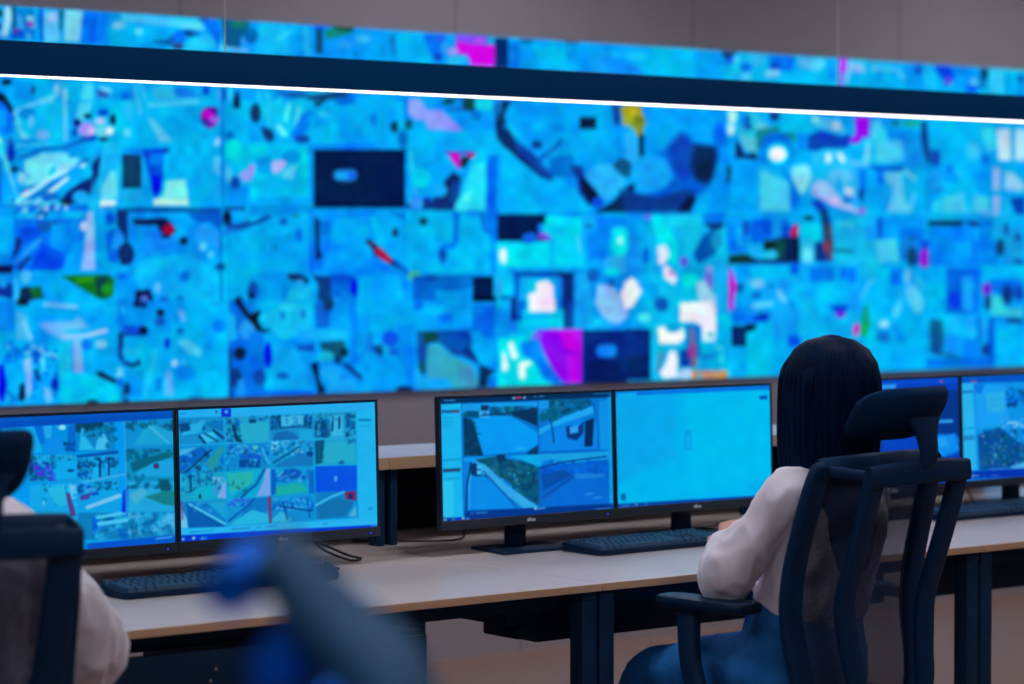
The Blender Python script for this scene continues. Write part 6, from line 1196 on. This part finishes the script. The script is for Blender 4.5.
# hair: layered long straight hair, one shell falling to the shoulder blades
def long_hair(c, root):
    c = Vector(c); bm = NB()
    # rings from crown down; angle 0 = front (+y)
    levels = [(.128, .018, .020, 0), (.120, .050, .055, 0), (.100, .077, .086, 0), (.070, .091, .106, 0), (.030, .098, .115, .0), (-.020, .104, .116, .1), (-.070, .104, .113, .35),
              (-.120, .103, .108, .55), (-.165, .100, .100, .75), (-.205, .098, .088, .9), (-.245, .092, .074, 1.1), (-.30, .082, .056, 1.25), (-.35, .068, .040, 1.35), (-.385, .045, .026, 1.4)]
    rings = []
    N_ = 96
    for z, rx, ry, gap in levels:
        ring = []
        cy = -.008 - (max(0, -z - .12)) * .22
        for layer in (0, 1):
            lay = []
            for k in range(N_ + 1):
                half = math.pi - gap * .5
                an = -half + 2 * half * k / N_      # measured from the back
                rr = 1.0 if layer == 0 else .86
                st = 1 + .012 * math.sin(k * 2.9 + z * 6) + .008 * math.sin(k * 5.3)
                if z > .09: st = 1
                x = math.sin(an) * rx * rr * st; y = -math.cos(an) * ry * rr * st
                if y > 0 and z < .02: y *= .86
                if z < -.17:   # front strands lie on the chest, rear strands behind
                    y = y * 1.0 + (.0 if y < 0 else .012)
                lay.append(bm.verts.new(c + Vector((x, y + cy, z))))
            ring.append(lay)
        rings.append(ring)
    for a, b in zip(rings[:-1], rings[1:]):
        for layer in (0, 1):
            for k in range(N_): bm.faces.new((a[layer][k], a[layer][k + 1], b[layer][k + 1], b[layer][k]))
        for k in (0, N_): bm.faces.new((a[0][k], b[0][k], b[1][k], a[1][k]))
    for k in range(N_):
        bm.faces.new((rings[-1][0][k], rings[-1][0][k + 1], rings[-1][1][k + 1], rings[-1][1][k]))
        bm.faces.new((rings[0][0][k], rings[0][0][k + 1], rings[0][1][k + 1], rings[0][1][k]))
    ball(bm, c + Vector((0, -.008, .119)), (.030, .034, .013), sub=2)
    o = build('hair', bm, M['hair'], root, angle=80)
    return o
long_hair(hc, w)
bm = NB()
for k in range(6):   # front lock over the left temple and cheek
    x = hc.x - .080 - .0035 * k; y = hc.y + .060 - .016 * k
    sweep(bm, [(hc.x - .03, hc.y + .05 - .01 * k, hc.z + .105, .010, .008), (x + .006, y, hc.z + .05, .016, .008), (x, y + .004, hc.z - .04, .016, .008), (x + .002, y + .006, hc.z - .13, .014, .007), (x + .008, y + .004, hc.z - .215 + .004 * k, .006, .004)], (0, 1, 0), 5, 8)
build('front_lock', bm, M['hair'], w)

# ---- man at the left edge (seen from behind, cut by the frame)
m = empty('person', (MX - .035, MYY, 0), MR, label='man in a loose white work shirt seated at the left edge, seen from behind', cat='person')
sh = Vector((.168, -.10, 1.005)); el = Vector((.318, .045, .768)); wr = Vector((.20, .29, .800))
shl = Vector((-.18, -.10, 1.005)); ell = Vector((-.285, .06, .772)); wrl = Vector((-.20, .29, .80))
hc2 = Vector((-.03, -.08, 1.31))
bm = NB()
head_pieces(bm, hc2, .076, .096, .122, [(-.01, -.12, 1.08, .062), (-.02, -.105, 1.14, .058), (-.03, -.09, 1.23, .058)])
limb(bm, [(0, -.04, .60, .165, .115), (0, -.07, .75, .155, .11), (0, -.10, .90, .175, .12), (0, -.12, .98, .165, .10), (0, -.125, 1.05, .09, .07)])
for a, b, c in ((sh, el, wr), (shl, ell, wrl)):
    limb(bm, [(*a, .052), (*((a + b) / 2), .046), (*b, .040), (*((b + c) / 2), .037), (*c, .028, .022)])
for s in (-1, 1):
    limb(bm, [(s * .09, -.03, .60, .09), (s * .12, .20, .60, .080), (s * .15, .44, .58, .062), (s * .15, .47, .46, .055), (s * .15, .44, .28, .055), (s * .15, .42, .11, .042)])
hand(bm, wr, (-.25, .95, -.05), (0, 0, 1), -1, .5, 1.05)
hand(bm, wrl, (.25, .95, -.05), (0, 0, 1), 1, .5, 1.05)
remeshed('body', bm, .0055, M['skin'], m, 3)
face_bits(hc2, m)
bm = NB()
limb(bm, [(0, -.045, .575, .195, .150), (0, -.05, .65, .190, .145), (0, -.075, .77, .188, .138), (0, -.095, .90, .200, .142), (0, -.112, .985, .190, .125), (0, -.120, 1.055, .120, .085), (-.005, -.118, 1.095, .078, .070)], 5, 28)
for a, b, c in ((sh, el, wr), (shl, ell, wrl)):
    u = (b - a); f = (c - b)
    limb(bm, [(*(a + Vector((math.copysign(.04, -a.x), 0, -.005))), .060), (*(a + u * .08), .064), (*(a + u * .4), .072), (*(a + u * .75), .074), (*(b), .070),
              (*(b + f * .25), .066), (*(b + f * .55), .058), (*(b + f * .80), .046), (*(b + f * .92), .038)], 5, 22)
remeshed('shirt', bm, .008, M['shirt2'], m, 5, wrinkle(11, .0150, 5, (1, 1, .6)))
bm = NB()
limb(bm, [(0, -.05, .545, .185, .14), (0, -.05, .62, .18, .135)], 4, 26)
for s in (-1, 1):
    limb(bm, [(s * .09, -.05, .575, .105, .10), (s * .12, .18, .60, .094, .084), (s * .15, .44, .585, .076, .074), (s * .15, .48, .46, .070), (s * .15, .45, .28, .066), (s * .15, .42, .12, .060)], 5, 22)
remeshed('trousers', bm, .008, M['trousers'], m, 5, wrinkle(12, .004, 2))
shoes(m, (-.15, .15), .44, M['shoe'])
bm = NB()
ball(bm, hc2 + Vector((0, -.022, .022)), (.083, .098, .112), sub=4)
t = [v for v in bm.verts if (v.co.y > hc2.y + .055 and v.co.z < hc2.z + .06) or v.co.z < hc2.z - .075]
bmesh.ops.delete(bm, geom=t, context='VERTS')
build('hair', bm, M['hair'], m)

# ------------------------------------------------------------------ camera, world, exposure
cam_d = bpy.data.cameras.new('camera'); cam = bpy.data.objects.new('camera', cam_d); COL.objects.link(cam)
cam_d.sensor_width = 36.0; cam_d.lens = FPX / 1024 * 36.0
cam_d.clip_start = 0.05; cam_d.clip_end = 60
pitch = math.atan((342 - HORIZ) / FPX)
cam.location = (0, 0, HC)
cam.rotation_euler = (R(90) - pitch, 0, -TH)
cam_d.dof.use_dof = True; cam_d.dof.focus_distance = 6.05; cam_d.dof.aperture_fstop = FSTOP; cam_d.dof.aperture_blades = 0
S.camera = cam
wd = bpy.data.worlds.new('room_air'); S.world = wd; wd.use_nodes = True
wd.node_tree.nodes['Background'].inputs[0].default_value = (0.25, 0.3, 0.45, 1)
wd.node_tree.nodes['Background'].inputs[1].default_value = 0.02
S.view_settings.view_transform = 'Standard'; S.view_settings.look = 'None'
S.view_settings.exposure = 0.0; S.view_settings.gamma = 1.0; S.view_settings.use_curve_mapping = False
